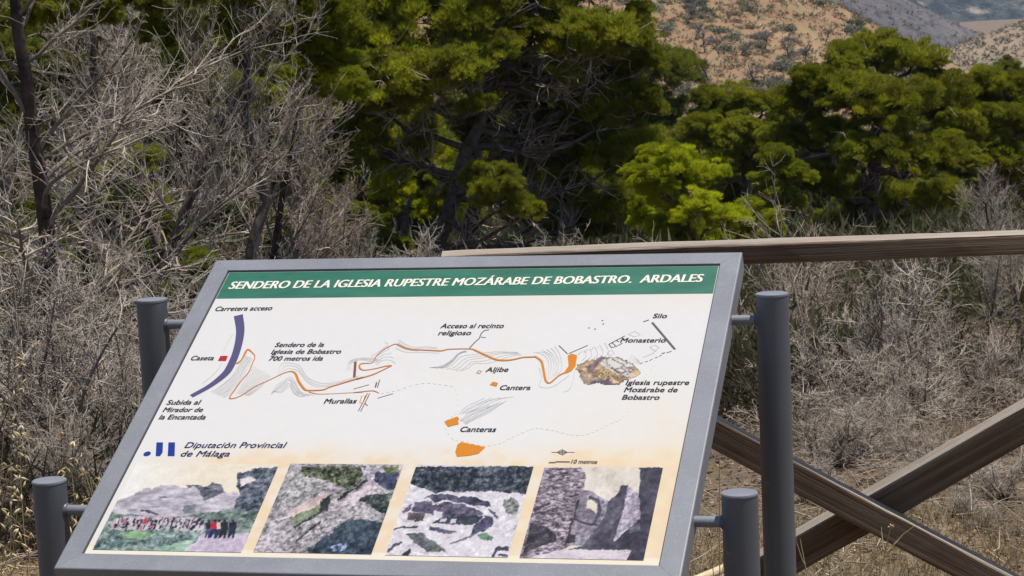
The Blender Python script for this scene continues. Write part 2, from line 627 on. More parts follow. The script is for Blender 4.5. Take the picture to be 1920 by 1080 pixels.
def flat_poly(name, pts, mat, z=0.0006, px=True):
    bm = bmesh.new()
    P = [UV(*p) if px else p for p in pts]
    vs = [bm.verts.new((p[0], p[1], z)) for p in P]
    f = bm.faces.new(vs)
    if f.normal.z < 0 or True:
        f.normal_update()
        if f.normal.z < 0: f.normal_flip()
    bmesh.ops.triangulate(bm, faces=bm.faces)
    me = bpy.data.meshes.new(name)
    bm.to_mesh(me)
    bm.free()
    me.materials.append(mat)
    o = bpy.data.objects.new(name, me)
    COL.objects.link(o)
    return on_board(o)


class Lines:
    """flat printed strokes on the board"""
    def __init__(s): s.V, s.F = [], []
    def add(s, pts, w, px=True, z=0.0006):
        P = np.array([UV(*p) if px else p for p in pts])
        w = np.broadcast_to(np.asarray(w, float), (len(P),)) / 2
        T = np.gradient(P, axis=0)
        T /= np.linalg.norm(T, axis=1, keepdims=True) + 1e-9
        Nn = np.stack([-T[:, 1], T[:, 0]], -1)
        o = len(s.V)
        for p, n, ww in zip(P, Nn, w):
            s.V.append((*(p + n * ww), z))
            s.V.append((*(p - n * ww), z))
        for i in range(len(P) - 1):
            a = o + 2 * i
            s.F.append((a, a + 1, a + 3, a + 2))
    def build(s, name, mat):
        return on_board(mesh_np(name, np.array(s.V), np.array(s.F), mat))


def resample(pts, n=None, step=4.0, wob=0.0, g=rng):
    """Catmull-Rom through points with widths (x,y[,w])"""
    P = np.array(pts, float)
    E = np.vstack([2 * P[0] - P[1], P, 2 * P[-1] - P[-2]])
    out = []
    for i in range(1, len(E) - 2):
        a, b_, c, d = E[i - 1], E[i], E[i + 1], E[i + 2]
        m = max(2, int(np.linalg.norm((c - b_)[:2]) / step))
        for t in np.linspace(0, 1, m, endpoint=False):
            out.append(0.5 * ((2 * b_) + (-a + c) * t + (2 * a - 5 * b_ + 4 * c - d) * t * t + (-a + 3 * b_ - 3 * c + d) * t ** 3))
    out.append(P[-1])
    out = np.array(out)
    if wob: out[:, :2] += g.normal(0, wob, (len(out), 2))
    return out


def crop(ox, oy, s):
    return lambda pts: [(ox + p[0] * s, oy + p[1] * s, *p[2:]) for p in pts]


cA = crop(260, 560, 0.22222)      # left part of the map
cB = crop(640, 600, 0.1875)       # middle
cC = crop(1000, 580, 0.17708)     # right
cD = crop(640, 780, 0.28125)
cE = crop(880, 480, 0.31477)
cF = crop(380, 480, 0.31477)

# green banner (colour block at the top of the sheet)
bb = [UV(427, 513), UV(1349, 498), UV(1339, 550.5), UV(405, 560)]
yb = np.mean([bb[2][1], bb[3][1]])
flat_poly('title_band', [(0.001, yb), (0.999, yb), (0.999, BH - 0.001), (0.001, BH - 0.001)], M['banner'], 0.0004, px=False)


def letters(name, text, x0, y0, x1, y1, cap_px, mat, shear=0.22, bold=0.012, z=0.0010):
    a, b_ = UV(x0, y0), UV(x1, y1)
    # cap height in board metres at the start of the line
    capv = UV(x0, y0 - cap_px)[1] - UV(x0, y0)[1]
    cu = bpy.data.curves.new(name, 'FONT')
    cu.body = text
    cu.size = 1.0
    cu.shear = shear
    cu.resolution_u = 4
    cu.fill_mode = 'FRONT'
    o = bpy.data.objects.new(name, cu)
    COL.objects.link(o)
    dg = bpy.context.evaluated_depsgraph_get()
    me = bpy.data.meshes.new_from_object(o.evaluated_get(dg))
    bpy.data.objects.remove(o)
    n = len(me.vertices)
    co = np.empty(n * 3)
    me.vertices.foreach_get('co', co)
    co = co.reshape(-1, 3)
    w0, w1 = co[:, 0].min(), co[:, 0].max()
    L = np.linalg.norm(b_ - a)
    sx = L / (w1 - w0)
    sy = capv * 1.12 / 0.72
    ang = math.atan2(b_[1] - a[1], b_[0] - a[0])
    X = (co[:, 0] - w0) * sx
    Y = co[:, 1] * sy
    co2 = np.stack([a[0] + X * math.cos(ang) - Y * math.sin(ang), a[1] + X * math.sin(ang) + Y * math.cos(ang), np.full(n, z)], -1)
    me.vertices.foreach_set('co', co2.ravel())
    me.update()
    me.materials.clear()
    me.materials.append(mat)
    me.name = name
    if bold:
        # second impression a hair to the right makes the strokes bold
        sh_ = bold * sx
        bmt = bmesh.new()
        bmt.from_mesh(me)
        r_ = bmesh.ops.duplicate(bmt, geom=bmt.verts[:] + bmt.edges[:] + bmt.faces[:])
        for v in r_['geom']:
            if isinstance(v, bmesh.types.BMVert):
                v.co.x += sh_
                v.co.z += 0.00012
        bmt.to_mesh(me)
        bmt.free()
    o = bpy.data.objects.new(name, me)
    COL.objects.link(o)
    return on_board(o)


letters('title_lettering', 'SENDERO DE LA IGLESIA RUPESTRE MOZ\u00c1RABE DE BOBASTRO.  ARDALES', 427.5, 542.5, 1316, 529, 12.6, M['ink_cream'], 0.15, 0.07)
for txt, x0, y0, x1, y1, c in [
        ('Carretera acceso', 402.7, 583.6, 509, 581.9, 7.6), ('Sendero de la', 514.7, 651.0, 606, 650.6, 7.6),
        ('Iglesia de Bobastro', 507.8, 663.8, 638, 663.4, 7.6), ('700 metros ida', 503.4, 676.6, 604, 676.4, 7.6),
        ('Acceso al recinto', 825.3, 615.6, 943.4, 615.4, 7.8), ('religioso', 821, 628.8, 882, 628.6, 7.8),
        ('Aljibe', 910, 697.8, 952, 697.4, 8), ('Cantera', 936.6, 731.5, 993.4, 731.4, 8),
        ('Murallas', 606.7, 757.0, 667, 756.6, 8.2), ('Caseta', 356.9, 675.9, 399.3, 675.6, 7.6),
        ('Subida al', 311.6, 759.2, 374.4, 758.9, 8), ('Mirador de', 304.4, 772.9, 378.9, 772.7, 8),
        ('la Encantada', 297.1, 786.6, 383.8, 786.9, 8.2),
        ('Canteras', 862.2, 810, 928.8, 810.2, 8.8), ('10 metros', 1070.3, 869.4, 1119, 870, 6.6),
        ('Silo', 1223.5, 596.8, 1249.7, 596.7, 7.6), ('Monasterio', 1162.4, 642.5, 1247.4, 642.4, 7.8),
        ('Iglesia rupestre', 1172.7, 721.9, 1291.3, 722, 8.2), ('Moz\u00e1rabe de', 1169.5, 735.4, 1269.5, 735.6, 8.2),
        ('Bobastro', 1165.6, 749.6, 1235.5, 749.8, 8.2)]:
    letters('caption', txt, x0, y0, x1, y1, c, M['ink_black'], 0.17, 0.04)
letters('caption', 'Diputaci\u00f3n Provincial', 345.3, 840.2, 535, 840.2, 9.8, M['ink_navy'], 0.20, 0.02)
letters('caption', 'de M\u00e1laga', 337.7, 856.2, 429, 856.4, 9.8, M['ink_navy'], 0.20, 0.02)

# provincial emblem: a dot and two bars
cG = crop(100, 800, 0.28125)
pts = []
c0 = np.array([626, 182])
for k in range(20):
    a_ = k / 20 * 2 * math.pi
    pts.append((c0[0] + 25 * math.cos(a_) + 2 * math.sin(a_), c0[1] - 15 * math.sin(a_) - 4 * math.cos(a_)))
flat_poly('emblem', cG(pts), M['ink_blue'])
flat_poly('emblem', cG([(688, 106), (732, 106), (729, 172), (712, 197), (683, 197)]), M['ink_blue'])
flat_poly('emblem', cG([(768, 106), (812, 106), (809, 197), (763, 197)]), M['ink_blue'])

# road, hut, quarries
road = resample(cA([(842, 141, 17.5), (858, 280, 16.2), (828, 440, 15), (770, 580, 15.5), (715, 650, 15), (600, 738, 12), (446, 824, 10.5)]), step=6)
Wd = [0.0150] * len(road)
ln = Lines()
ws = []
for i, r_ in enumerate(road):
    j = min(i + 1, len(road) - 1)
    ws.append(r_[2] / 1000 * 1.03)
ln.add([(r_[0], r_[1]) for r_ in road], ws)
ln.build('map_road', M['ink_violet'])
flat_poly('map_mark', cA([(670, 526), (690, 485), (753, 484), (736, 527)]), M['ink_red'])
flat_poly('map_mark', cB([(1483, 650), (1520, 617), (1568, 632), (1552, 668)]), M['ink_orange'])
flat_poly('map_mark', cD([(686, 38), (773, 4), (788, 20), (778, 32), (784, 55), (712, 74)]), M['ink_orange'])
flat_poly('map_mark', cD([(800, 175), (960, 209), (915, 252), (850, 266), (772, 272), (760, 240), (775, 190)]), M['ink_orange'])
flat_poly('map_mark', cC([(365, 490), (410, 470), (465, 490), (448, 600), (405, 655), (350, 680), (330, 665), (375, 600)]), M['ink_orange'])


def trail(pts, name='map_trail', mat='ink_orange', z=0.0009):
    r_ = resample(pts, step=3)
    L_ = Lines()
    L_.add([(p[0], p[1]) for p in r_], np.clip(r_[:, 2], 0.5, 9) / 1000, z=z)
    return L_.build(name, M[mat])


trail(cA([(812, 548, 2.5), (835, 545, 4), (868, 518, 2.5), (890, 480, 4), (920, 430, 4.2), (958, 455, 2), (981, 492, 2), (955, 560, 2), (930, 620, 2.2), (870, 690, 2.2), (810, 775, 2.2), (768, 842, 2.4),
          (855, 825, 1.8), (980, 745, 2), (1100, 690, 1.6), (1220, 632, 1.7), (1290, 615, 2.4), (1325, 635, 4), (1352, 700, 4.4), (1400, 765, 4.2), (1440, 776, 3.2), (1560, 770, 3), (1620, 745, 3.2), (1890, 665, 3.2)])
      + cB([(150, 595, 3.2), (300, 553, 3.2), (400, 510, 2.6), (505, 458, 2.4)]))
trail(cB([(505, 458, 3), (450, 462, 2.6), (330, 490, 1.8), (230, 503, 2), (192, 490, 3), (181, 460, 3.4), (205, 437, 2.6), (300, 432, 1.4), (335, 400, 1.8), (352, 360, 1.8), (430, 295, 2), (500, 257, 2), (550, 242, 2), (600, 263, 2.6), (650, 286, 3.2),
          (720, 297, 2.6), (850, 303, 2.8), (1000, 309, 3), (1080, 294, 2.2), (1290, 291, 2.4), (1350, 310, 3.6), (1480, 370, 4.2), (1560, 400, 4.2), (1650, 405, 4.2), (1730, 395, 3.6), (1820, 375, 3.4), (1910, 372, 3.6)])
      + cC([(15, 502, 3.8), (50, 520, 3.8), (90, 560, 4), (110, 650, 4), (127, 740, 3.8), (148, 775, 3.6), (182, 778, 3.4), (270, 705, 3), (345, 668, 4)]))
trail(cA([(1435, 786, 1.6), (1470, 798, 1.6), (1560, 806, 1.2), (1890, 790, 1.2)]) + cB([(120, 728, 1.3), (280, 711, 1.8), (335, 713, 1.8), (378, 734, 1)]))

gl = Lines()
lg = np.random.default_rng(3)


def contour(pts, w=0.0007, wob=0.25, lines=gl):
    r_ = resample([(p[0], p[1]) for p in pts], step=5, wob=wob, g=lg)
    lines.add(r_, w)


def family(a_, b_, n):
    """n contour lines interpolated between two traced ones"""
    A, B = np.array(a_, float), np.array(b_, float)
    for t in np.linspace(0, 1, n):
        P = A * (1 - t) + B * t + lg.normal(0, 0.5, A.shape)
        contour(P)


contour(cA([(795, 300), (740, 390), (712, 480), (690, 570), (620, 650), (540, 720)]))
family(cA([(900, 480), (850, 560), (790, 650), (700, 730), (610, 790)]), cA([(960, 500), (900, 610), (850, 700), (790, 780), (720, 835)]), 9)
for k in range(12):
    contour(cA([(960 + 14 * k, 560 + 8 * k), (900 + 12 * k, 680 + 6 * k), (830 + 9 * k, 800 + 2 * k)]))
family(cA([(1180, 640), (1200, 560), (1270, 545), (1360, 570), (1420, 660), (1540, 715), (1700, 700), (1860, 650)]), cA([(1200, 655), (1240, 600), (1290, 590), (1350, 610), (1420, 700), (1520, 740), (1680, 720), (1840, 680)]), 3)
family(cA([(1120, 810), (1160, 740), (1230, 690), (1270, 660), (1320, 700), (1370, 790), (1480, 810)]), cA([(1130, 780), (1200, 790), (1240, 760), (1280, 740), (1300, 790), (1340, 820), (1380, 830)]), 6)
family(cB([(40, 520), (70, 430), (130, 385), (240, 380), (330, 390), (400, 400)]), cB([(90, 500), (100, 440), (150, 405), (230, 405), (300, 415), (330, 425)]), 4)
family(cB([(300, 370), (380, 320), (430, 280), (470, 240), (430, 225)]), cB([(350, 450), (420, 400), (470, 400), (520, 420), (540, 440)]), 5)
family(cB([(580, 200), (640, 240), (720, 270), (840, 262), (960, 275)]), cB([(540, 280), (620, 310), (720, 325), (850, 322), (980, 325)]), 4)
family(cB([(880, 475), (980, 465), (1080, 420), (1160, 340), (1240, 310)]), cB([(950, 480), (1040, 470), (1120, 410), (1190, 340), (1260, 320)]), 7)
family(cB([(1000, 480), (1100, 460), (1200, 370), (1300, 345), (1540, 320), (1760, 322)]), cB([(1200, 515), (1260, 490), (1330, 440), (1480, 425), (1700, 360), (1800, 350)]), 5)
family(cC([(0, 462), (80, 465), (150, 520), (170, 640), (155, 740)]), cC([(230, 400), (280, 470), (300, 560), (290, 640), (250, 700)]), 6)
contour(cC([(60, 620), (90, 720), (65, 815), (180, 830), (300, 760), (380, 700)]))
contour(cC([(440, 640), (420, 760), (385, 850), (320, 880)]))
for k in range(5):
    contour(cC([(470 + 70 * k, 480 - 25 * k), (540 + 55 * k, 440 - 20 * k), (560 + 60 * k, 500 - 10 * k), (510 + 60 * k, 545 - 8 * k)]))
family(cD([(790, 30), (860, -20), (940, -50), (985, -70)]), cD([(830, 60), (900, 20), (980, -20), (1100, -100)]), 7)
family(cB([(1180, 945), (1240, 870), (1330, 830), (1440, 780)]), cB([(1250, 930), (1400, 880), (1560, 800), (1725, 770)]), 5)
# monastery outlines
for pl in [[(1005, 265), (1075, 235), (1135, 270), (1075, 292), (1005, 265)], [(1235, 400), (1290, 380), (1335, 405), (1280, 440), (1235, 400)],
           [(785, 460), (830, 430), (860, 470), (810, 490), (785, 460)], [(1160, 510), (1240, 480), (1310, 435)]]:
    gl.add(cC(pl), 0.0008)
for k in range(9):
    gl.add(cC([(1040 + 9 * k, 470 + 8 * k), (1010 + 16 * k, 560 + 3 * k)]), 0.0006)
tag(gl.build('map_contour', M['ink_grey']), kind='stuff')
dl = Lines()
dl.add(cC([(1258, 140), (1500, 425)]), 0.0042)
for pl in [[(272, 385), (362, 472)], [(375, 470), (578, 383)], [(800, 372), (970, 282)], [(800, 372), (830, 408), (870, 395)], [(830, 350), (880, 395), (945, 358)], [(880, 330), (905, 345)]]:
    dl.add(cC(pl), 0.0017)
for pl in [[(122, 692), (278, 648)], [(362, 784), (518, 738)], [(1395, 172), (1447, 178)]]:
    dl.add(cB(pl), 0.0013)
dl.add(cB([(1280, 285), (1330, 230), (1380, 185), (1400, 135), (1430, 108), (1478, 98)]), 0.0020)
for x_, y_ in [(590, 198), (655, 210), (733, 120), (741, 156)]:
    dl.add(cC([(x_ - 9, y_), (x_ + 9, y_)]), 0.0024)
dl.add(cC([(1360, 470), (1395, 460)]), 0.0020)
dl.add(cC([(1410, 462), (1465, 445)]), 0.0014)
dl.add(cC([(1165, 133), (1225, 113)]), 0.0022)
for (xa, ya), (xb, yb_) in zip(cC([(1130, 575), (1180, 560), (1230, 545), (1280, 520), (1330, 500)]), cC([(1160, 567), (1215, 550), (1262, 527), (1318, 505), (1360, 485)])):
    dl.add([(xa, ya), (xb, yb_)], 0.0011)
# compass and scale bar
dl.add(cD([(1402, 243), (1556, 243)]), 0.0011)
dl.add(cD([(1472, 220), (1476, 266)]), 0.0011)
circ = [(1473 + 24 * math.cos(a_), 243 + 15 * math.sin(a_)) for a_ in np.linspace(0, 2 * math.pi, 20)]
dl.add(cD(circ), 0.0009)
circ = [(1473 + 34 * math.cos(a_), 243 + 7 * math.sin(a_)) for a_ in np.linspace(0, 2 * math.pi, 20)]
dl.add(cD(circ), 0.0008)
dl.add(cD([(1383, 312), (1430, 311)]), 0.0030)
dl.add(cD([(1430, 306), (1524, 307)]), 0.0030)
tag(dl.build('map_line', M['ink_dark']), kind='stuff')
bl = Lines()
bl.add(cB([(142, 418), (130, 575)]), 0.0050)
bl.add(cB([(205, 765), (240, 760), (215, 830), (185, 828), (205, 765)]), 0.0012)
bl.add(cB([(262, 735), (172, 912)]), 0.0016)
bl.add(cB([(285, 735), (195, 915)]), 0.0016)
bl.add(cB([(235, 830), (262, 860)]), 0.0014)
bl.add(cB([(355, 625), (340, 675)]), 0.0028)
bl.add(cB([(385, 600), (362, 675)]), 0.0018)
bl.add(cB([(1355, 530), (1380, 505), (1402, 515), (1378, 540), (1355, 530)]), 0.0012)
tag(bl.build('map_wall', M['ink_brown']), kind='stuff')
flat_poly('map_mark', cB([(205, 765), (240, 760), (215, 830), (185, 828)]), ink('ink_peach', (228, 186, 146)), 0.0005)
# dotted path
pl_ = Lines()
dots = resample(cB([(400, 735), (480, 720), (560, 705), (650, 675), (740, 648), (830, 632), (920, 637), (1000, 648), (1090, 660), (1138, 682), (1155, 730), (1172, 830), (1155, 930)])
                + [(842, 785), (834, 792), (838, 806), (850, 824), (870, 828), (905, 836), (935, 832), (965, 818), (1000, 804), (1030, 806), (1075, 816), (1105, 813), (1140, 797), (1165, 785), (1180, 765)], step=4.5)
dots2 = resample([(1180, 765), (1186, 745)] + [(1215, 700), (1222, 690), (1228, 672), (1226, 660)], step=4.5)
for D in (dots, dots2):
    for k in range(0, len(D) - 1, 2):
        pl_.add(D[k:k + 2], 0.0011)
tag(pl_.build('map_footpath', M['ink_pale']), kind='stuff')


# ---- printed photographs: colour grids painted in numpy
def inpoly(X, Y, poly):
    P = np.asarray(poly, float)
    ins = np.zeros(X.shape, bool)
    n = len(P)
    for i in range(n):
        x1, y1 = P[i][:2]
        x2, y2 = P[(i + 1) % n][:2]
        if y1 == y2: continue
        c = ((y1 > Y) != (y2 > Y)) & (X < (x2 - x1) * (Y - y1) / (y2 - y1) + x1)
        ins ^= c
    return ins


def near_seg(X, Y, pts, w):
    m_ = np.zeros(X.shape, bool)
    for (x1, y1), (x2, y2) in zip(pts[:-1], pts[1:]):
        L2 = (x2 - x1) ** 2 + (y2 - y1) ** 2 + 1e-9
        t = np.clip(((X - x1) * (x2 - x1) + (Y - y1) * (y2 - y1)) / L2, 0, 1)
        m_ |= np.hypot(X - x1 - t * (x2 - x1), Y - y1 - t * (y2 - y1)) < w
    return m_


class Picture:
    def __init__(s, u0, u1, v0, v1, inv, nx=210, ny=190, seed=0):
        s.g = np.random.default_rng(seed)
        s.u, s.v = np.meshgrid(np.linspace(u0, u1, nx), np.linspace(v0, v1, ny))
        P = BO[None, None] + s.u[..., None] * UX + s.v[..., None] * UY - np.array([0, 0, EYE])
        d = P @ fwd
        ox, oy, sc = inv
        s.X = ((960 + FPX * (P @ rt) / d) - ox) / sc
        s.Y = ((540 - FPX * (P @ up) / d) - oy) / sc
        s.sh = (ny, nx)
        # wobble edges
        s.Xw = s.X + (fbm(s.sh, (18, 20), 4, s.g, 0.75) - 0.5) * 62
        s.Yw = s.Y + (fbm(s.sh, (18, 20), 4, s.g, 0.75) - 0.5) * 62
        s.C = np.zeros((ny, nx, 3))
        s.mask = np.ones(s.sh, bool)
    def tex(s, c, var, cells=(30, 34), octs=4, c2=None, gain=0.75):
        n = fbm(s.sh, cells, octs, s.g, gain)
        n = (n - n.mean()) / n.std()
        base = np.array(c, float)[None, None] + var * n[..., None] * np.array([1, 1, 1])
        if c2 is not None:
            t = np.clip(0.5 + 0.6 * (lambda q: (q - q.mean()) / q.std())(fbm(s.sh, cells, octs, s.g, gain)), 0, 1)[..., None]
            base = base * (1 - t) + (np.array(c2, float) + var * n[..., None]) * t
        return base
    def fill(s, poly, c, var=12, wob=True, **k):
        m_ = inpoly(s.Xw if wob else s.X, s.Yw if wob else s.Y, poly)
        t = s.tex(c, var, **k)
        s.C[m_] = t[m_]
    def line(s, pts, w, c):
        m_ = near_seg(s.Xw, s.Yw, pts, w)
        s.C[m_] = np.array(c, float)
    def build(s, z=0.0008):
        ny, nx = s.sh
        gy_ = s.C.mean(-1, keepdims=True)
        C_ = gy_ + (s.C - gy_) * 0.66
        C_ = np.where(gy_ > 200, C_, (C_ - 130) * 1.12 + 132) + (s.g.normal(0, 5, s.sh) + 52 * (fbm(s.sh, (28, 31), 4, s.g, 0.85) - 0.5) * (gy_[..., 0] < 205) + 70 * (fbm(s.sh, (5, 6), 3, s.g, 0.7) - 0.5) * (gy_[..., 0] < 205))[..., None]
        Cb = C_.copy()
        Cb[1:-1, 1:-1] = (C_[1:-1, 1:-1] * 6 + C_[:-2, 1:-1] + C_[2:, 1:-1] + C_[1:-1, :-2] + C_[1:-1, 2:]) / 10
        c = lin(np.clip(Cb, 4, 250)) * 0.60
        i = np.arange(ny - 1)[:, None] * nx + np.arange(nx - 1)[None, :]
        F = np.stack([i, i + 1, i + nx + 1, i + nx], -1)
        keep = s.mask[:-1, :-1]
        F = F[keep].reshape(-1, 4)
        return on_board(mesh_np('printed_photograph', np.stack([s.u, s.v, np.full(s.u.shape, z)], -1).reshape(-1, 3), F, M['print'], cols=c.reshape(-1, 3)))


v0, v1 = 0.0125, 0.2415
# 1: rock dome with walkers
p = Picture(0.0115, 0.284, v0 - 0.001, v1, (160, 870, 0.17708), 250, 190, 1)
X, Y = p.X, p.Y
t = np.clip((X - 400) / 900, 0, 1)[..., None]
p.C[:] = np.array([238, 236, 230]) * (1 - t) + np.array([240, 222, 190]) * t
p.C += 5 * (fbm(p.sh, (20, 24), 4, p.g) - 0.5)[..., None] * 4
p.fill([(1070, 235), (1180, 225), (1250, 235), (1330, 212), (1440, 235), (1480, 300), (1320, 385), (1200, 390)], (96, 100, 112), 20)
p.fill([(290, 410), (430, 360), (560, 300), (760, 240), (950, 230), (1080, 262), (1160, 252), (1210, 310), (1245, 380), (1300, 370), (1440, 312), (1610, 285), (1640, 600), (1250, 600), (900, 600), (250, 560)], (172, 163, 178), 11, c2=(188, 178, 190), cells=(30, 14))
p.fill([(770, 345), (830, 335), (910, 350), (880, 362), (800, 362)], (104, 100, 122), 6)
p.fill([(1040, 440), (1160, 430), (1170, 520), (1050, 530)], (128, 134, 146), 10)
p.line([(600, 490), (700, 515), (770, 540)], 9, (84, 76, 100))
p.line([(470, 500), (540, 480)], 8, (150, 138, 160))
p.fill([(1600, 110), (1700, 90), (1790, 50), (2100, 30), (2100, 700), (1560, 560), (1640, 330), (1605, 230)], (98, 104, 126), 20, c2=(74, 86, 96))
p.fill([(1640, 150), (1740, 140), (1800, 170), (1740, 210), (1650, 230)], (218, 205, 200), 14)
p.line([(1625, 350), (1560, 540)], 6, (60, 56, 84))
p.fill([(200, 520), (420, 530), (700, 560), (900, 575), (1250, 520), (1600, 480), (2000, 560), (2000, 760), (1000, 760), (60, 760)], (132, 148, 142), 16, c2=(100, 122, 112))
p.fill([(240, 610), (400, 560), (860, 560), (1150, 570), (1260, 600), (1260, 715), (900, 720), (280, 690)], (182, 172, 180), 12)
p.fill([(60, 930), (170, 720), (300, 690), (1250, 700), (1260, 760), (1050, 930)], (128, 152, 142), 22, c2=(96, 120, 120))
p.fill([(380, 720), (520, 705), (700, 735), (680, 790), (450, 800)], (126, 172, 110), 10)
p.fill([(700, 900), (900, 860), (1180, 800), (1060, 925), (700, 925)], (138, 178, 150), 10)
p.fill([(1040, 960), (1190, 820), (1260, 740), (1480, 760), (2000, 700), (2000, 960)], (188, 168, 192), 7)
g = p.g
for k in range(150):
    x_ = g.uniform(310, 1240)
    y_ = g.uniform(585, 690) + (x_ < 900) * 0
    if g.random() < 0.25 and 860 < x_ < 950: continue
    c_ = [(52, 48, 66), (70, 60, 76), (40, 40, 52), (196, 180, 190), (110, 96, 112), (60, 56, 80), (210, 200, 206), (46, 44, 60), (150, 130, 146), (196, 70, 86)][g.integers(0, 10)]
    m_ = (np.abs(X - x_ - (650 - Y) * 0.35) < g.uniform(6, 12)) & (np.abs(Y - y_) < g.uniform(10, 28))
    p.C[m_] = c_
m_ = inpoly(X, Y, [(645, 560), (670, 630), (605, 640), (620, 590)])
p.C[m_] = (214, 60, 78)
for (xa, xb, ct, cl) in [(1275, 1330, (44, 44, 62), (70, 80, 120)), (1320, 1420, (216, 36, 48), (44, 56, 104)), (1390, 1440, (210, 190, 180), (60, 66, 90)), (1430, 1510, (68, 56, 66), (54, 46, 60)), (1520, 1600, (50, 50, 70), (44, 50, 84))]:
    w_ = (xb - xa)
    m_ = inpoly(X, Y, [(xa, 625), (xb, 615), (xb, 690), (xa + w_ * 0.1, 700)])
    p.C[m_] = ct
    m_ = inpoly(X, Y, [(xa + w_ * 0.1, 695), (xb - 4, 688), (xb - w_ * 0.35, 790), (xb - w_ * 0.6, 792), (xb - w_ * 0.5, 730), (xa + w_ * 0.1, 785), (xa - w_ * 0.2, 785)])
    p.C[m_] = cl
    m_ = np.hypot(X - (xa + xb) / 2 - 6, Y - 605) < 15
    p.C[m_] = (70, 58, 62)
p.build()

# 2: aerial of rock cut with walls
p = Picture(0.305, 0.514, v0 + 0.001, v1 + 0.002, (460, 870, 0.17594), 200, 190, 2)
p.C[:] = p.tex((172, 158, 168), 26, (36, 36), 4, c2=(146, 142, 142))
p.fill([(440, 60), (620, 60), (640, 150), (900, 220), (760, 290), (560, 420), (320, 560), (280, 480), (400, 140)], (150, 146, 146), 26)
p.fill([(600, 30), (1280, 30), (1230, 190), (1100, 290), (1000, 220), (860, 180), (600, 130)], (112, 120, 78), 26, c2=(60, 68, 48))
p.fill([(1470, 30), (1640, 30), (1600, 110), (1500, 120)], (110, 122, 66), 14)
p.fill([(1230, 40), (1400, 60), (1400, 180), (1280, 170)], (170, 160, 175), 30)
p.fill([(1400, 90), (1640, 100), (1590, 280), (1450, 250), (1370, 180)], (58, 64, 98), 14)
p.fill([(1200, 380), (1330, 330), (1560, 320), (1500, 560), (1400, 500), (1300, 430)], (56, 72, 66), 22)
p.fill([(670, 920), (1080, 600), (1250, 590), (1480, 640), (1340, 1000), (690, 980)], (58, 76, 98), 12, c2=(50, 66, 78))
p.fill([(900, 880), (1080, 850), (1080, 930), (930, 940)], (100, 120, 160), 34)
p.fill([(440, 520), (600, 430), (860, 310), (930, 300), (860, 420), (500, 570)], (206, 180, 172), 12)
p.fill([(480, 570), (700, 480), (790, 440), (880, 400), (870, 500), (700, 590), (520, 670), (480, 620)], (118, 134, 98), 14)
p.fill([(800, 400), (912, 325), (885, 500), (790, 505)], (52, 62, 62), 7)
p.line([(530, 680), (650, 600), (840, 490)], 9, (40, 38, 58))
p.line([(550, 830), (640, 740), (800, 620)], 9, (48, 44, 66))
p.line([(990, 380), (1150, 270), (1290, 190)], 11, (46, 44, 50))
p.fill([(1000, 420), (1340, 190), (1420, 260), (1200, 390), (960, 500)], (196, 176, 184), 18)
p.line([(700, 910), (900, 720), (1080, 600)], 6, (110, 118, 130))
p.line([(380, 585), (470, 560)], 12, (222, 214, 214))
p.line([(340, 960), (250, 870), (240, 780), (300, 680), (460, 600)], 12, (190, 178, 186))
p.build()

# 3: ruins from above
p = Picture(0.538, 0.7485, v0, v1 + 0.002, (640, 780, 0.28125), 200, 190, 3)
p.Xw = p.X + (p.Xw - p.X) * 0.5
p.Yw = p.Y + (p.Yw - p.Y) * 0.5
p.C[:] = p.tex((206, 196, 208), 12, (30, 30), 4, c2=(222, 214, 220))
p.fill([(400, 340), (1300, 340), (1240, 520), (1060, 510), (930, 505), (800, 505), (620, 515), (450, 450)], (66, 82, 78), 26, c2=(54, 58, 86))
p.fill([(1080, 560), (1150, 545), (1190, 600), (1160, 660), (1090, 640)], (120, 122, 118), 20)
dk = (74, 70, 98)
p.fill([(548, 550), (610, 520), (720, 530), (900, 545), (985, 570), (1000, 605), (900, 600), (760, 580), (700, 560), (620, 600), (600, 555)], dk, 12)
p.fill([(470, 640), (490, 572), (600, 565), (640, 600), (680, 570), (800, 590), (900, 620), (955, 655), (870, 672), (700, 690), (560, 650)], dk, 12, c2=(110, 98, 124))
p.fill([(660, 680), (950, 665), (900, 725), (600, 720)], (62, 72, 84), 8)
p.fill([(440, 700), (450, 650), (560, 648), (548, 702)], (108, 92, 100), 10)
p.fill([(620, 640), (680, 640), (670, 680), (615, 680)], (212, 204, 214), 6)
p.fill([(665, 685), (700, 685), (690, 708), (655, 708)], (206, 200, 212), 5)
p.fill([(735, 688), (775, 688), (765, 712), (725, 712)], (206, 200, 212), 5)
p.fill([(860, 810), (880, 740), (960, 670), (1010, 680), (1005, 735), (930, 780)], (72, 72, 104), 12)
p.fill([(980, 610), (1020, 640), (1050, 680), (1040, 690), (1000, 650)], (92, 86, 108), 10)
p.fill([(580, 735), (770, 770), (770, 785), (690, 785), (590, 760)], (84, 80, 104), 8)
p.fill([(430, 785), (540, 785), (620, 840), (705, 905), (570, 910), (500, 850)], (76, 80, 92), 14, c2=(104, 112, 104))
p.fill([(400, 640), (470, 580), (470, 620), (420, 650)], (96, 88, 120), 10)
p.fill([(910, 800), (960, 775), (1015, 810), (1000, 830), (930, 830)], (88, 128, 98), 14)
p.line([(340, 765), (400, 745), (510, 740)], 7, (80, 76, 94))
p.line([(310, 900), (350, 870), (400, 845)], 9, (90, 84, 100))
p.line([(420, 935), (455, 898)], 14, (62, 56, 70))
p.line([(1010, 940), (1040, 890), (1110, 890)], 11, (66, 60, 80))
p.line([(1060, 930), (1100, 935)], 9, (66, 60, 80))
p.line([(730, 850), (850, 810), (900, 790)], 6, (110, 104, 122))
p.line([(545, 545), (620, 518), (900, 540), (990, 575)], 4, (224, 218, 226))
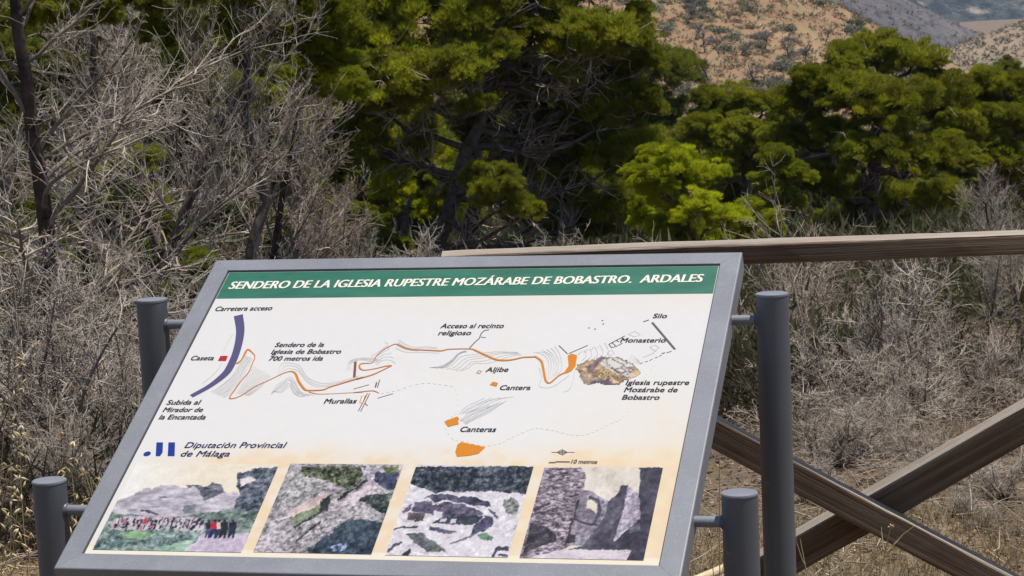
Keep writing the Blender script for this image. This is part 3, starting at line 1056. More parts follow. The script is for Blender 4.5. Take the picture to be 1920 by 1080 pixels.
p.line([(480, 570), (600, 562), (610, 595), (680, 566), (820, 590), (950, 640)], 4, (224, 218, 226))
p.build()

# 4: passage between carved rocks
p = Picture(0.768, 0.974, v0, v1 + 0.002, (960, 840, 0.25), 200, 190, 4)
p.Xw = p.X + (p.Xw - p.X) * 0.35
p.Yw = p.Y + (p.Yw - p.Y) * 0.35
p.C[:] = p.tex((222, 208, 190), 4, (8, 8), 3)
p.fill([(200, 150), (520, 150), (555, 210), (540, 300), (500, 420), (440, 740), (330, 780), (20, 860)], (136, 120, 134), 34, cells=(50, 30), octs=3, gain=0.9)
p.fill([(140, 560), (250, 590), (330, 640), (330, 700), (150, 760), (80, 800)], (66, 58, 70), 14)
p.line([(170, 470), (280, 420)], 10, (62, 54, 66))
p.fill([(520, 310), (600, 328), (720, 405), (700, 500), (660, 590), (530, 740), (400, 735), (440, 620), (490, 430)], (134, 122, 138), 16)
p.fill([(560, 400), (600, 390), (640, 430), (636, 500), (600, 470), (560, 450)], (226, 214, 188), 4)
p.fill([(540, 470), (590, 455), (620, 480), (610, 530), (530, 530)], (112, 100, 122), 8)
p.line([(590, 375), (650, 400), (665, 470), (620, 560)], 12, (76, 68, 92))
p.line([(470, 530), (560, 570), (640, 580)], 8, (72, 64, 84))
p.line([(500, 400), (400, 730)], 7, (72, 60, 66))
p.fill([(420, 640), (480, 660), (470, 720), (400, 715)], (58, 48, 58), 6)
p.fill([(720, 405), (790, 350), (820, 285), (870, 280), (860, 450), (770, 720), (520, 750), (640, 600), (700, 500)], (78, 72, 92), 8)
p.fill([(870, 285), (950, 350), (968, 530), (820, 640), (755, 725), (840, 460)], (172, 158, 178), 20)
p.fill([(958, 150), (1200, 150), (1060, 900), (820, 900), (900, 768), (420, 765), (520, 742), (760, 710), (965, 530), (950, 340), (965, 250)], (70, 64, 84), 7)
p.fill([(870, 600), (960, 560), (960, 620), (880, 650)], (104, 102, 118), 10)
p.fill([(0, 860), (330, 770), (430, 768), (895, 772), (845, 880), (0, 880)], (206, 190, 200), 10, cells=(40, 14))
p.build()

# church plan on the map: tinted rock with chambers
p = Picture(0.745, 0.945, 0.47, 0.70, (1000, 580, 0.17708), 150, 130, 6)
p.C[:] = p.tex((198, 164, 118), 14, (40, 30), 3, c2=(160, 128, 104))
p.fill([(640, 610), (900, 700), (900, 780), (700, 720)], (226, 186, 120), 10)
p.fill([(560, 620), (700, 520), (800, 500), (700, 580), (640, 640), (580, 660)], (126, 104, 108), 10)
p.fill([(600, 790), (640, 760), (820, 740), (800, 770), (900, 790), (740, 870), (720, 800)], (110, 92, 104), 10)
p.fill([(700, 590), (760, 530), (900, 510), (1080, 610), (1010, 720), (880, 700), (790, 640)], (222, 212, 200), 5)
p.fill([(1040, 600), (1140, 685), (1000, 750), (1020, 690)], (232, 186, 138), 6)
for k in range(16):
    x_ = 560 + 20 * k
    p.line([(x_, 600 + 6 * k), (x_ + 26, 660 + 4 * k), (x_ + 70, 720 + 3 * k)], 3.2, (116, 86, 66))
for pl in [[(740, 560), (900, 690)], [(830, 525), (1050, 640)], [(880, 500), (1060, 590)], [(860, 660), (1000, 560)], [(900, 700), (1020, 610)], [(960, 715), (1060, 640)], [(760, 530), (850, 640), (960, 720)]]:
    p.line(pl, 4.5, (112, 104, 104))
for cx_, cy_, r_ in [(985, 690, 42), (930, 650, 40), (1050, 640, 34)]:
    a_ = np.linspace(0, 2 * np.pi, 14)
    p.line(list(zip(cx_ + r_ * np.cos(a_), cy_ + r_ * 0.75 * np.sin(a_))), 4, (116, 108, 106))
out = [(455, 640), (470, 600), (540, 555), (640, 535), (720, 512), (770, 505), (830, 520), (890, 498), (1060, 590), (1142, 685), (985, 755), (740, 862), (730, 800), (640, 792), (560, 795), (490, 720), (500, 680)]
p.mask = inpoly(p.Xw, p.Yw, out)
o = p.build(0.0007)
o.name = 'map_drawing'

# ---- four posts with caps, rods
posts = [((-0.717, 4.201), 0.0305, 1.074, (-0.053, 0.69), -1), ((0.479, 3.896), 0.0302, 1.073, (1.045, 0.69), 1),
         ((-0.840, 3.723), 0.0302, 0.823, (-0.049, 0.135), -1), ((0.357, 3.414), 0.0300, 0.817, (1.044, 0.131), 1)]
for (x_, y_), r_, zt, (au, av), sg in posts:
    bm = bmesh.new()
    bmesh.ops.create_cone(bm, cap_ends=False, segments=48, radius1=r_, radius2=r_, depth=zt + 0.25)
    for v in bm.verts: v.co.z += (zt - 0.25) / 2 - 0.0035
    po = bm_obj('post', bm, M['post'], smooth=True)
    po.parent = board
    po.location = Vector((x_, y_, 0)) - board.location
    bm = bmesh.new()
    bmesh.ops.create_cone(bm, cap_ends=True, segments=48, radius1=r_ + 0.0006, radius2=r_ + 0.0006, depth=0.005)
    bmesh.ops.bevel(bm, geom=[e for e in bm.edges if e.calc_length() < 0.01 and abs(e.verts[0].co.z - e.verts[1].co.z) < 1e-5], offset=0.0012, segments=2, affect='EDGES')
    ca = bm_obj('post_cap', bm, M['steel'])
    ca.parent = po
    ca.location = (0, 0, zt - 0.001)
    # rod from the frame side to the post
    zr = -0.02
    A = BO + UX * (1 + FW if sg > 0 else -FW) + UY * av + UN * zr
    t_ = (np.array([x_, y_]) - A[:2]) @ UX[:2]
    Bp = A + UX * t_
    T_ = Tubes()
    T_.add(np.array([A - UX * sg * 0.004, A + (Bp - A) * 0.5, Bp - UX * sg * (r_ - 0.006)]), [0.0095] * 3, 16)
    rd = T_.build('support_rod', M['steel'])
    rd.parent = board
    rd.location = -board.location
    T_ = Tubes()
    ce = Bp - UX * sg * (r_ - 0.0005)
    T_.add(np.array([ce - UX * sg * 0.004, ce - UX * sg * 0.002, ce, ce + UX * sg * 0.004]), [0.0096, 0.0115, 0.013, 0.0135], 16)
    wd = T_.build('weld', M['post'])
    wd.parent = rd

# ------------------------------------------------------------------ timber fence
fence = empty('timber_fence', (at(1600, 900, 5.0)[0], 5.0, 0.0), 0, 'weathered brown wooden fence with a top rail and crossed diagonal braces', 'fence')


def timber(name, A, B, wy, wz, label=None, seed=0):
    """square-ish timber between two points; wy = depth, wz = height of the section; slight bow and worn edges"""
    A, B = np.array(A), np.array(B)
    L = np.linalg.norm(B - A)
    g = np.random.default_rng(seed)
    n = 36
    prof = []
    c = 0.006
    for (sx, sz) in ((1, -1), (1, 1), (-1, 1), (-1, -1)):
        hx, hz = wy / 2, wz / 2
        if sx * sz > 0: prof += [(sx * hx, sz * (hz - c)), (sx * (hx - c * .3), sz * (hz - c * .3)), (sx * (hx - c), sz * hz)]
        else: prof += [(sx * (hx - c), sz * hz), (sx * (hx - c * .3), sz * (hz - c * .3)), (sx * hx, sz * (hz - c))]
    prof = np.array(prof)
    k = len(prof)
    off = np.cumsum(g.normal(0, 0.0006, (n, k)), 0)
    off -= off.mean(0)
    V = []
    for i in range(n):
        x = L * i / (n - 1) - L / 2
        sag = 0.004 * math.sin(i / (n - 1) * 5 + seed)
        for j in range(k):
            V.append((x, prof[j, 0] * (1 + off[i, j] * 6), prof[j, 1] * (1 + off[i, j] * 6) + sag + g.normal(0, 0.0004)))
    F = []
    for i in range(n - 1):
        for j in range(k):
            a = i * k + j
            b_ = i * k + (j + 1) % k
            F.append((a, b_, b_ + k, a + k))
    V = np.array(V)
    me = bpy.data.meshes.new(name)
    me.from_pydata(V.tolist(), [], F + [tuple(range(k))[::-1], tuple(range((n - 1) * k, n * k))])
    me.update()
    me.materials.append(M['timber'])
    o = bpy.data.objects.new(name, me)
    COL.objects.link(o)
    o.parent = fence
    mid = (A + B) / 2
    o.location = Vector(mid) - fence.location
    d = (B - A) / L
    o.rotation_euler = (0, -math.asin(d[2]), math.atan2(d[1], d[0]))
    if label: o['label'] = label
    return o


YF = 5.0
# rail: light top face 9 cm deep, 4.5 cm front
r0, r1 = at(828, 492, YF), at(2420, 425, YF)
zt0, zt1 = at(1398, 458, YF)[2], at(1900, 436, YF)[2]
zr = (zt0 + zt1) / 2 - 0.0245
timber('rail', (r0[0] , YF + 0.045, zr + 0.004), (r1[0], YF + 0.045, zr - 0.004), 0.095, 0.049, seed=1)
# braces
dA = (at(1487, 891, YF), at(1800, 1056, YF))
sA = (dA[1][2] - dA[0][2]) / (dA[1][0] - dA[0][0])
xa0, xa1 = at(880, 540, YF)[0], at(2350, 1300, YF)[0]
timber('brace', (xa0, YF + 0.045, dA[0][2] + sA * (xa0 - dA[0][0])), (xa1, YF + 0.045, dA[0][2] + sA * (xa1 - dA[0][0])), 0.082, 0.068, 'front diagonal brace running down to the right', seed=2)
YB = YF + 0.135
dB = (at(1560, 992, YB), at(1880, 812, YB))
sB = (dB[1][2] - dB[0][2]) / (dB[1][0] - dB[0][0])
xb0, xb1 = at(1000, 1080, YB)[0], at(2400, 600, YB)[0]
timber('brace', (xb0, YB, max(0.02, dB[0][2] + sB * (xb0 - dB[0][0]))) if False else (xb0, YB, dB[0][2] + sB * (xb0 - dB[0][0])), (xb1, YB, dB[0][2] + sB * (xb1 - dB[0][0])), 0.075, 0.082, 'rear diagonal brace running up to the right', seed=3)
for px_, yy_ in ((852, 480), (2385, 420)):
    q = at(px_, yy_, YF)
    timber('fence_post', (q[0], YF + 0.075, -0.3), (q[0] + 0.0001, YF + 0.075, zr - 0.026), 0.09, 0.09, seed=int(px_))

# ------------------------------------------------------------------ foliage
def tris_from(base, tip, width):
    """thin blades: base (n,3), tip (n,3), width (n,) -> V, F"""
    d = tip - base
    r_ = rng.normal(size=d.shape)
    s_ = np.cross(d, r_)
    s_ /= np.linalg.norm(s_, axis=1, keepdims=True) + 1e-9
    s_ *= np.asarray(width)[:, None] / 2
    V = np.stack([base - s_, base + s_, tip], 1).reshape(-1, 3)
    F = np.arange(len(base) * 3).reshape(-1, 3)
    return V, F


GREENS = {'olive': ((0.125, 0.145, 0.012), (0.335, 0.335, 0.012)), 'dark': ((0.080, 0.102, 0.018), (0.235, 0.250, 0.014)), 'lime': ((0.240, 0.280, 0.008), (0.460, 0.470, 0.012)), 'grass': ((0.17, 0.20, 0.012), (0.33, 0.345, 0.014))}


def foliage(lobes, dens, needle, nper, pal, g, flat=0.75, puff=None, wid=0.010):
    """lobes: (x,y,z,r). Each lobe gets puffs, each puff shoots, each shoot needle blades."""
    B, Tp, W, C = [], [], [], []
    c1, c2 = np.array(GREENS[pal][0]), np.array(GREENS[pal][1])
    for (lx, ly, lz, lr) in lobes:
        pr0 = puff or 0.32
        npf = max(3, int(2.6 * (lr / pr0) ** 2))
        dirs = g.normal(size=(npf, 3))
        dirs /= np.linalg.norm(dirs, axis=1, keepdims=True)
        dirs[:, 2] = np.where(dirs[:, 2] < -0.35, -dirs[:, 2], dirs[:, 2])
        rad = lr * g.uniform(0.25, 1.08, npf)
        cs = np.array([lx, ly, lz]) + dirs * rad[:, None] * np.array([1, 1, flat])
        for c in cs:
            pr = pr0 * g.uniform(0.65, 1.3)
            ns = int(dens * (pr / pr0) ** 2)
            dd = g.normal(size=(ns, 3))
            dd[:, 2] += 0.55
            dd /= np.linalg.norm(dd, axis=1, keepdims=True)
            rr = pr * g.uniform(0.25, 1.25, ns) ** 0.7
            ps = c + dd * rr[:, None] * np.array([1, 1, 0.7])
            sd_ = dd * 0.6 + np.array([0, 0, 0.85]) + g.normal(0, 0.25, (ns, 3))
            sd_ /= np.linalg.norm(sd_, axis=1, keepdims=True)
            bs = np.repeat(ps, nper, 0)
            nd = np.repeat(sd_, nper, 0) + g.normal(0, 0.30, (ns * nper, 3))
            nd /= np.linalg.norm(nd, axis=1, keepdims=True)
            ln_ = needle * g.uniform(0.6, 1.25, len(nd))
            B.append(bs)
            Tp.append(bs + nd * ln_[:, None])
            W.append(np.full(len(nd), wid) * g.uniform(0.7, 1.3, len(nd)))
            t = np.clip(g.uniform(0, 1) * 0.6 + g.uniform(-0.3, 0.45, ns), 0, 1)
            t = np.repeat(t, nper)
            col = c1 * (1 - t[:, None]) + c2 * t[:, None]
            old = np.repeat(g.random(ns) < 0.05, nper)
            col[old] = (0.20, 0.13, 0.06)
            C.append(np.repeat(col, 3, 0))
    V, F = tris_from(np.concatenate(B), np.concatenate(Tp), np.concatenate(W))
    return V, F, np.concatenate(C)


CLUMPS = {}


def clump_mesh(pal, v):
    if (pal, v) not in CLUMPS:
        g = np.random.default_rng(900 + v * 7 + len(pal))
        V, F, C = foliage([(0, 0, 0, 1.0)], 105, 0.15, 9, pal, g, puff=0.22, wid=0.0115, flat=0.95)
        CLUMPS[(pal, v)] = mesh_np('foliage_clump', V, F, M['needles'], cols=C, link=False).data
    return CLUMPS[(pal, v)]


def pine(name_label, base, lobes_w, trunkpts, trunk_r, pal, dens, needle, nper, seed, group=None, limbs=True, puff=None, wid=0.010, twigs=150, cat='tree', sat=3):
    """lobes in world coordinates"""
    g = np.random.default_rng(seed)
    t = empty('pine_tree', base, 0, name_label, cat, group)
    base = np.array(base)
    L = [(l[0] - base[0], l[1] - base[1], l[2] - base[2], l[3]) for l in lobes_w]
    LL = list(L)
    for l in L:
        for _ in range(sat):
            d_ = unit(g.normal(size=3))
            q_ = np.array(l[:3]) + d_ * l[3] * g.uniform(.55, .95) * np.array([1, 1, .9])
            LL.append((q_[0], q_[1], q_[2], l[3] * g.uniform(.32, .58)))
    for l in LL:
        o = bpy.data.objects.new('foliage_clump', clump_mesh(pal, int(g.integers(0, 3))))
        COL.objects.link(o)
        o.parent = t
        o.location = l[:3]
        o.rotation_euler = (g.uniform(-.25, .25), g.uniform(-.25, .25), g.uniform(0, 6.28))
        s_ = l[3] * 0.90
        o.scale = (s_ * g.uniform(.9, 1.15), s_ * g.uniform(.9, 1.15), s_ * g.uniform(.85, 1.05))
    T = Tubes()
    tp = [np.array(q) - base for q in trunkpts]
    P = resample(tp, step=0.35)
    P = resample3(tp, 14)
    P[1:-1] += g.normal(0, 0.03, (12, 3))
    T.add(P, np.linspace(trunk_r, trunk_r * 0.35, 14), 10)
    T.build('trunk', M['bark'], t)
    if limbs:
        tw = Tubes()
        for l in L:
            c = np.array(l[:3])
            dist = np.linalg.norm(P - c, axis=1) + np.where(P[:, 2] > c[2] - 0.2, 2.0, 0)
            a = P[np.argmin(dist)]
            mid = (a + c) / 2 + np.array([0, 0, -0.15 * np.linalg.norm(c - a)]) + g.normal(0, 0.12, 3)
            Q = resample3([a, mid, c], 8)
            Q[1:-1] += g.normal(0, 0.035, (6, 3))
            Tl = Tubes()
            Tl.add(Q, np.linspace(trunk_r * 0.36, trunk_r * 0.08, 8), 6)
            Tl.build('limb', M['bark'], t)
            for _ in range(int(twigs / max(1, len(L)))):
                s0 = Q[g.integers(2, 8)]
                d = unit(c - a) * 0.6 + g.normal(0, 0.7, 3)
                q = path(s0, d, l[3] * g.uniform(0.5, 1.1), 5, 0.2, (0, 0, 0.3), g)
                tw.add(q, np.linspace(0.014, 0.004, 5), 3)
                for _ in range(3):
                    q2 = path(q[g.integers(1, 5)], unit(d) + g.normal(0, 0.6, 3), l[3] * g.uniform(0.2, 0.5), 4, 0.2, (0, 0, 0.2), g)
                    tw.add(q2, np.linspace(0.006, 0.003, 4), 3)
        if twigs:
            tag(tw.build('dead_twigs', M['twig_warm'], t), kind='stuff')
    return t


def resample3(pts, n):
    P = np.array(pts, float)
    s = np.r_[0, np.cumsum(np.linalg.norm(np.diff(P, axis=0), axis=1))]
    E = np.linspace(0, s[-1], n)
    out = np.stack([np.interp(E, s, P[:, i]) for i in range(3)], -1)
    for _ in range(2):
        out[1:-1] = (out[:-2] + 2 * out[1:-1] + out[2:]) / 4
    return out


def lobes_px(lst, Y, dy=0.8, g=rng):
    """lst of (px, py, r_px, extra distance)"""
    out = []
    for l in lst:
        yy = Y + (l[3] if len(l) > 3 else g.uniform(-dy, dy))
        p_ = at(l[0], l[1], yy)
        out.append((p_[0], p_[1], p_[2], l[2] / FPX * yy))
    return out


def gpt(px, Y):
    p_ = at(px, 500, Y)
    return (float(p_[0]), float(Y), float(gz(p_[0], Y)))


def P3(px, py, Y):
    return at(px, py, Y)


# central pine, two stems
Yc = 31.0
b0 = gpt(822, Yc)
pine('large olive green pine filling the middle with two dark forking stems', b0,
     lobes_px([(700, 60, 105, -.6), (800, 20, 100, .4), (900, 40, 115, -.5), (1010, 50, 110, .2), (1110, 90, 95, -.4), (1195, 60, 55, 0), (1215, 120, 48, .3), (1205, 200, 52, .2), (1140, 190, 80, .6),
               (640, 150, 85, .3), (740, 170, 85, -1.0), (850, 150, 85, -1.2), (960, 150, 90, 1.2), (1050, 170, 85, 1.4), (680, 260, 75, .8), (780, 270, 60, 1.5), (1010, 290, 75, 1.6), (1120, 290, 80, 1.0), (1200, 290, 62, .5),
               (940, 370, 52, -1.4), (985, 400, 45, -1.4), (900, 330, 35, -1.2), (1070, 380, 80, 1.8), (1160, 390, 70, 1.4), (700, -60, 120, 0), (860, -90, 130, 0), (1030, -80, 130, .3), (1160, -20, 80, .2)], Yc),
     [b0, P3(818, 480, Yc), P3(835, 400, Yc), P3(862, 320, Yc), P3(905, 230, Yc), P3(930, 130, Yc), P3(935, 20, Yc)], 0.15, 'olive', 62, 0.105, 7, 21, twigs=900)
b1 = gpt(872, Yc + 0.6)
pine('slender dark second stem pine behind the fork of the large middle pine', b1,
     lobes_px([(1010, 230, 60, 1.2), (1080, 240, 60, .9), (880, 250, 45, 1.2), (1150, 120, 60, 1.2), (1060, 110, 60, 1.4)], Yc),
     [b1, P3(868, 480, Yc + .6), P3(890, 380, Yc + .6), P3(930, 300, Yc + .6), P3(1020, 240, Yc + .6), P3(1080, 190, Yc + .6), P3(1150, 120, Yc + .6)], 0.13, 'dark', 60, 0.105, 7, 22, twigs=500)
# right-hand big round pine
Yr = 41.0
b2 = gpt(1622, Yr)
pine('broad round topped pine standing highest on the right above the rail', b2,
     lobes_px([(1650, 110, 62, 0), (1580, 125, 55, -.3), (1715, 120, 52, 0), (1540, 170, 60, -.4), (1500, 200, 52, -.2), (1620, 190, 66, -1.2), (1700, 210, 72, -1.4), (1765, 190, 62, -.4), (1560, 260, 55, -.6), (1480, 265, 50, -.1),
               (1690, 300, 58, -1.8), (1610, 290, 52, -1.5), (1770, 290, 55, -1.4), (1540, 350, 52, -.6), (1620, 370, 66, .6), (1700, 390, 60, .8), (1760, 370, 55, .3), (1560, 440, 60, .8), (1660, 460, 60, 1.2), (1720, 470, 50, 1.3), (1600, 520, 50, 1.4)], Yr),
     [b2, P3(1615, 520, Yr), P3(1625, 430, Yr), P3(1640, 330, Yr), P3(1650, 220, Yr), P3(1650, 130, Yr)], 0.22, 'olive', 62, 0.13, 6, 23, puff=0.42, wid=0.014, twigs=300)
b3 = gpt(1850, Yr + 2)
pine('wide pine with bright flat top reaching the right edge', b3,
     lobes_px([(1800, 175, 50, 0), (1850, 165, 52, 0), (1905, 175, 50, 0), (1820, 240, 55, -.6), (1880, 240, 58, -.4), (1930, 230, 60, 0), (1800, 300, 50, -1), (1870, 310, 52, -.6), (1925, 300, 52, -.4), (1845, 370, 50, .5), (1910, 370, 50, .4), (1980, 200, 70, 0), (1990, 300, 70, 0)], Yr + 2),
     [b3, P3(1853, 420, Yr + 2), P3(1848, 320, Yr + 2), P3(1860, 230, Yr + 2), P3(1858, 170, Yr + 2)], 0.18, 'olive', 60, 0.13, 6, 24, puff=0.42, wid=0.014, twigs=120)
b3 = gpt(1885, 60)
pine('small round pine top peeping over the wide pine at the right edge', b3,
     lobes_px([(1893, 130, 26, 0), (1870, 150, 26, 0), (1915, 150, 30, 0), (1840, 145, 20, 0), (1890, 190, 40, 1)], 60),
     [b3, P3(1888, 300, 60), P3(1890, 200, 60), P3(1893, 140, 60)], 0.2, 'dark', 50, 0.18, 6, 25, puff=0.45, wid=0.02, twigs=0)
# left of the right pine
b4 = gpt(1400, 47)
pine('medium dark green pine between the large middle pine and the round topped one', b4,
     lobes_px([(1330, 200, 45, 0), (1385, 195, 48, 0), (1440, 205, 45, 0), (1310, 250, 45, -.5), (1370, 255, 48, -.8), (1430, 265, 45, -.6), (1340, 310, 45, -.8), (1400, 320, 42, 0), (1450, 330, 42, .3), (1370, 370, 45, .6), (1430, 390, 45, .6)], 47),
     [b4, P3(1405, 420, 47), P3(1398, 330, 47), P3(1392, 250, 47), P3(1390, 200, 47)], 0.17, 'olive', 56, 0.14, 6, 26, puff=0.45, wid=0.016, twigs=120)
b5 = gpt(1300, 27)
pine('low bright lime green young pine right behind the rail beside the dark middle pine', b5,
     lobes_px([(1265, 320, 50, 0), (1230, 345, 42, 0), (1300, 345, 42, .3), (1250, 390, 50, .3), (1310, 395, 50, -.3), (1360, 420, 42, -.4), (1400, 405, 38, .2), (1280, 445, 50, .2), (1345, 455, 45, .3), (1410, 450, 40, .3), (1240, 440, 40, .5), (1200, 330, 36, .4), (1225, 300, 34, .5), (1340, 330, 34, .5), (1445, 425, 34, .5), (1200, 400, 34, .9), (1380, 470, 40, 0)], 27),
     [b5, P3(1300, 470, 27), P3(1290, 420, 27), P3(1280, 360, 27)], 0.07, 'lime', 66, 0.09, 7, 27, puff=0.22, wid=0.008, twigs=60)
b6 = gpt(1460, 34)
pine('smaller light green pine tuft in front of the round topped pine', b6,
     lobes_px([(1455, 300, 34, 0), (1490, 330, 36, 0), (1440, 350, 36, 0), (1480, 385, 38, 0), (1430, 400, 34, 0)], 34),
     [b6, P3(1462, 430, 34), P3(1466, 370, 34), P3(1465, 320, 34)], 0.07, 'grass', 60, 0.10, 7, 28, puff=0.28, wid=0.010, twigs=40)
# left background pines behind the dead trees
b7 = gpt(560, 34)
pine('yellow green pine between the dead trees and the large middle pine', b7,
     lobes_px([(420, 40, 80, 0), (500, 30, 90, .3), (580, 60, 90, -.5), (620, 10, 90, 0), (560, 130, 70, -.4), (620, 170, 70, .4), (500, 180, 70, .8), (440, 120, 60, .6), (560, 250, 70, .6), (470, 290, 70, .9), (600, 330, 60, .9), (520, -40, 100, 0)], 34),
     [b7, P3(565, 430, 34), P3(555, 300, 34), P3(540, 180, 34), P3(530, 60, 34)], 0.14, 'olive', 56, 0.12, 6, 29, twigs=200, wid=0.012)
b8 = gpt(250, 30)
pine('green pine showing through the dead twigs at the top left', b8,
     lobes_px([(120, 20, 90, 0), (230, 0, 95, .4), (330, 10, 95, -.4), (60, 100, 80, .6), (390, 60, 70, .8), (300, 130, 70, 1), (180, 150, 80, 1.2), (220, 260, 80, 1.2), (360, 240, 70, 1.4), (100, 330, 80, 1.2), (300, 370, 80, 1.2), (400, 380, 70, 1.3)], 30),
     [b8, P3(250, 430, 30), P3(240, 300, 30), P3(235, 160, 30), P3(230, 40, 30)], 0.14, 'dark', 50, 0.12, 6, 30, twigs=150, wid=0.012)
b9 = gpt(20, 27)
pine('green pine at the far left edge mostly hidden by dead branches', b9,
     lobes_px([(-20, 60, 90, 0), (30, 180, 80, .6), (-40, 300, 100, .4), (60, 420, 80, .8), (160, 480, 80, .8), (40, 560, 80, .8)], 27),
     [b9, P3(20, 480, 27), P3(15, 300, 27), P3(-10, 100, 27)], 0.12, 'dark', 50, 0.11, 6, 31, twigs=100, wid=0.011)
for k, (px_, Y_, pal, lst, lab) in enumerate([
        (760, 46, 'dark', [(700, 300, 70), (760, 260, 75), (830, 310, 70), (720, 380, 70), (800, 390, 70), (860, 420, 60), (660, 420, 60), (760, 450, 60)], 'pine in the second row seen between the stems of the large middle pine'),
        (1060, 48, 'dark', [(960, 280, 75), (1040, 250, 80), (1130, 300, 75), (980, 360, 70), (1080, 350, 75), (1170, 370, 70), (1000, 440, 60), (1100, 450, 60), (1200, 440, 60)], 'dark pine in the second row behind the right side of the large middle pine'),
        (420, 46, 'dark', [(340, 100, 90), (430, 150, 90), (380, 260, 90), (480, 330, 80), (420, 400, 80), (320, 400, 80), (520, 420, 70)], 'second row pine behind the brownish dead pine'),
        (160, 44, 'dark', [(60, 60, 95), (170, 90, 95), (120, 200, 95), (220, 260, 90), (60, 330, 95), (180, 390, 90), (280, 450, 80), (60, 470, 90), (180, 530, 80)], 'second row pine behind the bare trees at the left'),
        (600, 50, 'olive', [(560, 200, 80), (640, 230, 80), (620, 320, 80), (690, 180, 80), (540, 370, 80), (640, 430, 70), (540, 460, 60)], 'second row pine left of the large middle pine'),
        (1560, 58, 'dark', [(1500, 280, 60), (1560, 260, 60), (1500, 370, 60), (1580, 380, 60), (1520, 440, 60), (1640, 420, 60), (1720, 420, 60), (1790, 400, 60), (1450, 430, 55), (1420, 300, 60), (1350, 330, 60), (1380, 400, 60), (1310, 270, 50), (1640, 330, 70), (1740, 350, 70), (1840, 330, 70), (1910, 380, 70), (1480, 230, 45)], 'dark pine filling the shade behind the round topped pine')]):
    b_ = gpt(px_, Y_)
    pine(lab, b_, lobes_px([(*q, 0.5) for q in lst], Y_), [b_, P3(px_, 420, Y_), P3(px_ + 8, 330, Y_), P3(px_ - 4, 250, Y_)], 0.18, pal, 0, 0, 0, 400 + k, twigs=0)
for k, (pxa, pxb, pya, pyb, Y_, lab) in enumerate([
        (-80, 190, 10, 460, 62, 'distant pine of the third row at the far left behind the bare trees'), (190, 430, 10, 440, 64, 'distant pine of the third row behind the leaning dead pine'),
        (430, 690, 10, 450, 63, 'distant pine of the third row between the dead trees and the large pine'), (690, 930, 60, 460, 66, 'distant pine of the third row behind the stems of the large pine'),
        (930, 1250, 100, 460, 68, 'distant pine of the third row behind the right half of the large pine'), (1285, 1480, 235, 450, 66, 'distant pine of the third row below the tan hillside'),
        (1480, 1720, 240, 460, 70, 'distant pine of the third row behind the round topped pine'), (1720, 2000, 200, 460, 72, 'distant pine of the third row behind the wide pine at the right')]):
    g_ = np.random.default_rng(600 + k)
    lst = [(x_, y_, 62, 1.0) for x_ in np.arange(pxa, pxb, 62) + 20 for y_ in np.arange(pya + 50, pyb + 40, 66)]
    lst = [(a + g_.uniform(-14, 14), b_ + g_.uniform(-14, 14), r_, e_) for a, b_, r_, e_ in lst]
    pm = (pxa + pxb) / 2
    pine(lab, gpt(pm, Y_), lobes_px(lst, Y_), [gpt(pm, Y_), P3(pm, 420, Y_), P3(pm + 10, 330, Y_), P3(pm, 260, Y_)], 0.2, ['dark', 'olive'][k % 3 == 0], 0, 0, 0, 700 + k, limbs=False, twigs=0, sat=1)
pine('bright olive pine across the top left corner above the bare trees', gpt(480, 13.4),
     lobes_px([(380, -10, 80, 0), (470, 10, 70, 0), (560, -10, 80, .3), (300, -20, 80, .3), (210, -10, 70, .2), (640, 20, 60, .4), (520, 70, 60, .3), (440, 90, 50, .4), (610, 90, 60, .5), (350, 70, 50, .5), (560, 150, 55, .8), (640, 170, 55, .8), (120, 0, 70, .2), (30, 20, 60, .3), (200, 40, 45, .4), (280, 60, 40, .4), (600, 130, 40, .5), (330, 120, 36, .2), (420, 60, 45, 0), (260, -10, 55, 0)], 13.4),
     [gpt(480, 13.4), P3(480, 430, 13.4), P3(470, 250, 13.4), P3(460, 60, 13.4)], 0.05, 'grass', 0, 0, 0, 777, twigs=0, limbs=False)
# bright low bush pines seen through the gap left of the stems
for (px_, py_, rr, Y_, pal, lab) in [(790, 335, 95, 33.5, 'lime', 'lime green bush glowing behind the stems of the middle pine'), (690, 430, 75, 33, 'grass', 'green bush just above the board behind the left dead twigs'),
                                     (560, 430, 55, 36, 'grass', 'green bush low behind the dead tree twigs near the board corner'), (240, 520, 70, 24, 'grass', 'green bush behind the left steel posts seen through twigs'),
                                     (1470, 560, 60, 22, 'dark', 'dark green bush beside the tall right post under the rail'), (1640, 610, 42, 20, 'dark', 'dark bush under the round topped pine below the rail'),
                                     (1700, 660, 46, 12.8, 'dark', 'dark olive bush deep among the bare twigs under the rail'), (1560, 650, 40, 12.6, 'dark', 'small dark olive bush near the tall right post among bare twigs'), (1850, 680, 46, 12.6, 'dark', 'dark olive bush beside the right edge trunk'),
                                     (1790, 590, 50, 17, 'grass', 'yellow green bush among bare branches at the right below the rail'), (1745, 730, 30, 11.5, 'lime', 'small lime green sprig bush above the crossing braces')]:
    bb_ = gpt(px_, Y_)
    g = np.random.default_rng(int(px_))
    rw = rr / FPX * Y_
    L = [(at(px_ + g.uniform(-1, 1) * rr, py_ + g.uniform(-.6, .8) * rr, Y_ + g.uniform(-.3, .3) * rw)) for _ in range(7)]
    t = pine(lab, bb_, [(q[0], q[1], q[2], rw * g.uniform(.35, .6)) for q in L], [bb_, at(px_, py_ + rr * .6, Y_), at(px_, py_, Y_)], max(0.012, rw * 0.05), pal, 50, max(0.05, rw * 0.13), 6, int(px_) + 1, puff=rw * 0.3, wid=max(0.0035, 0.0004 * Y_), twigs=30, cat='bush')
    t.name = 'green_bush'

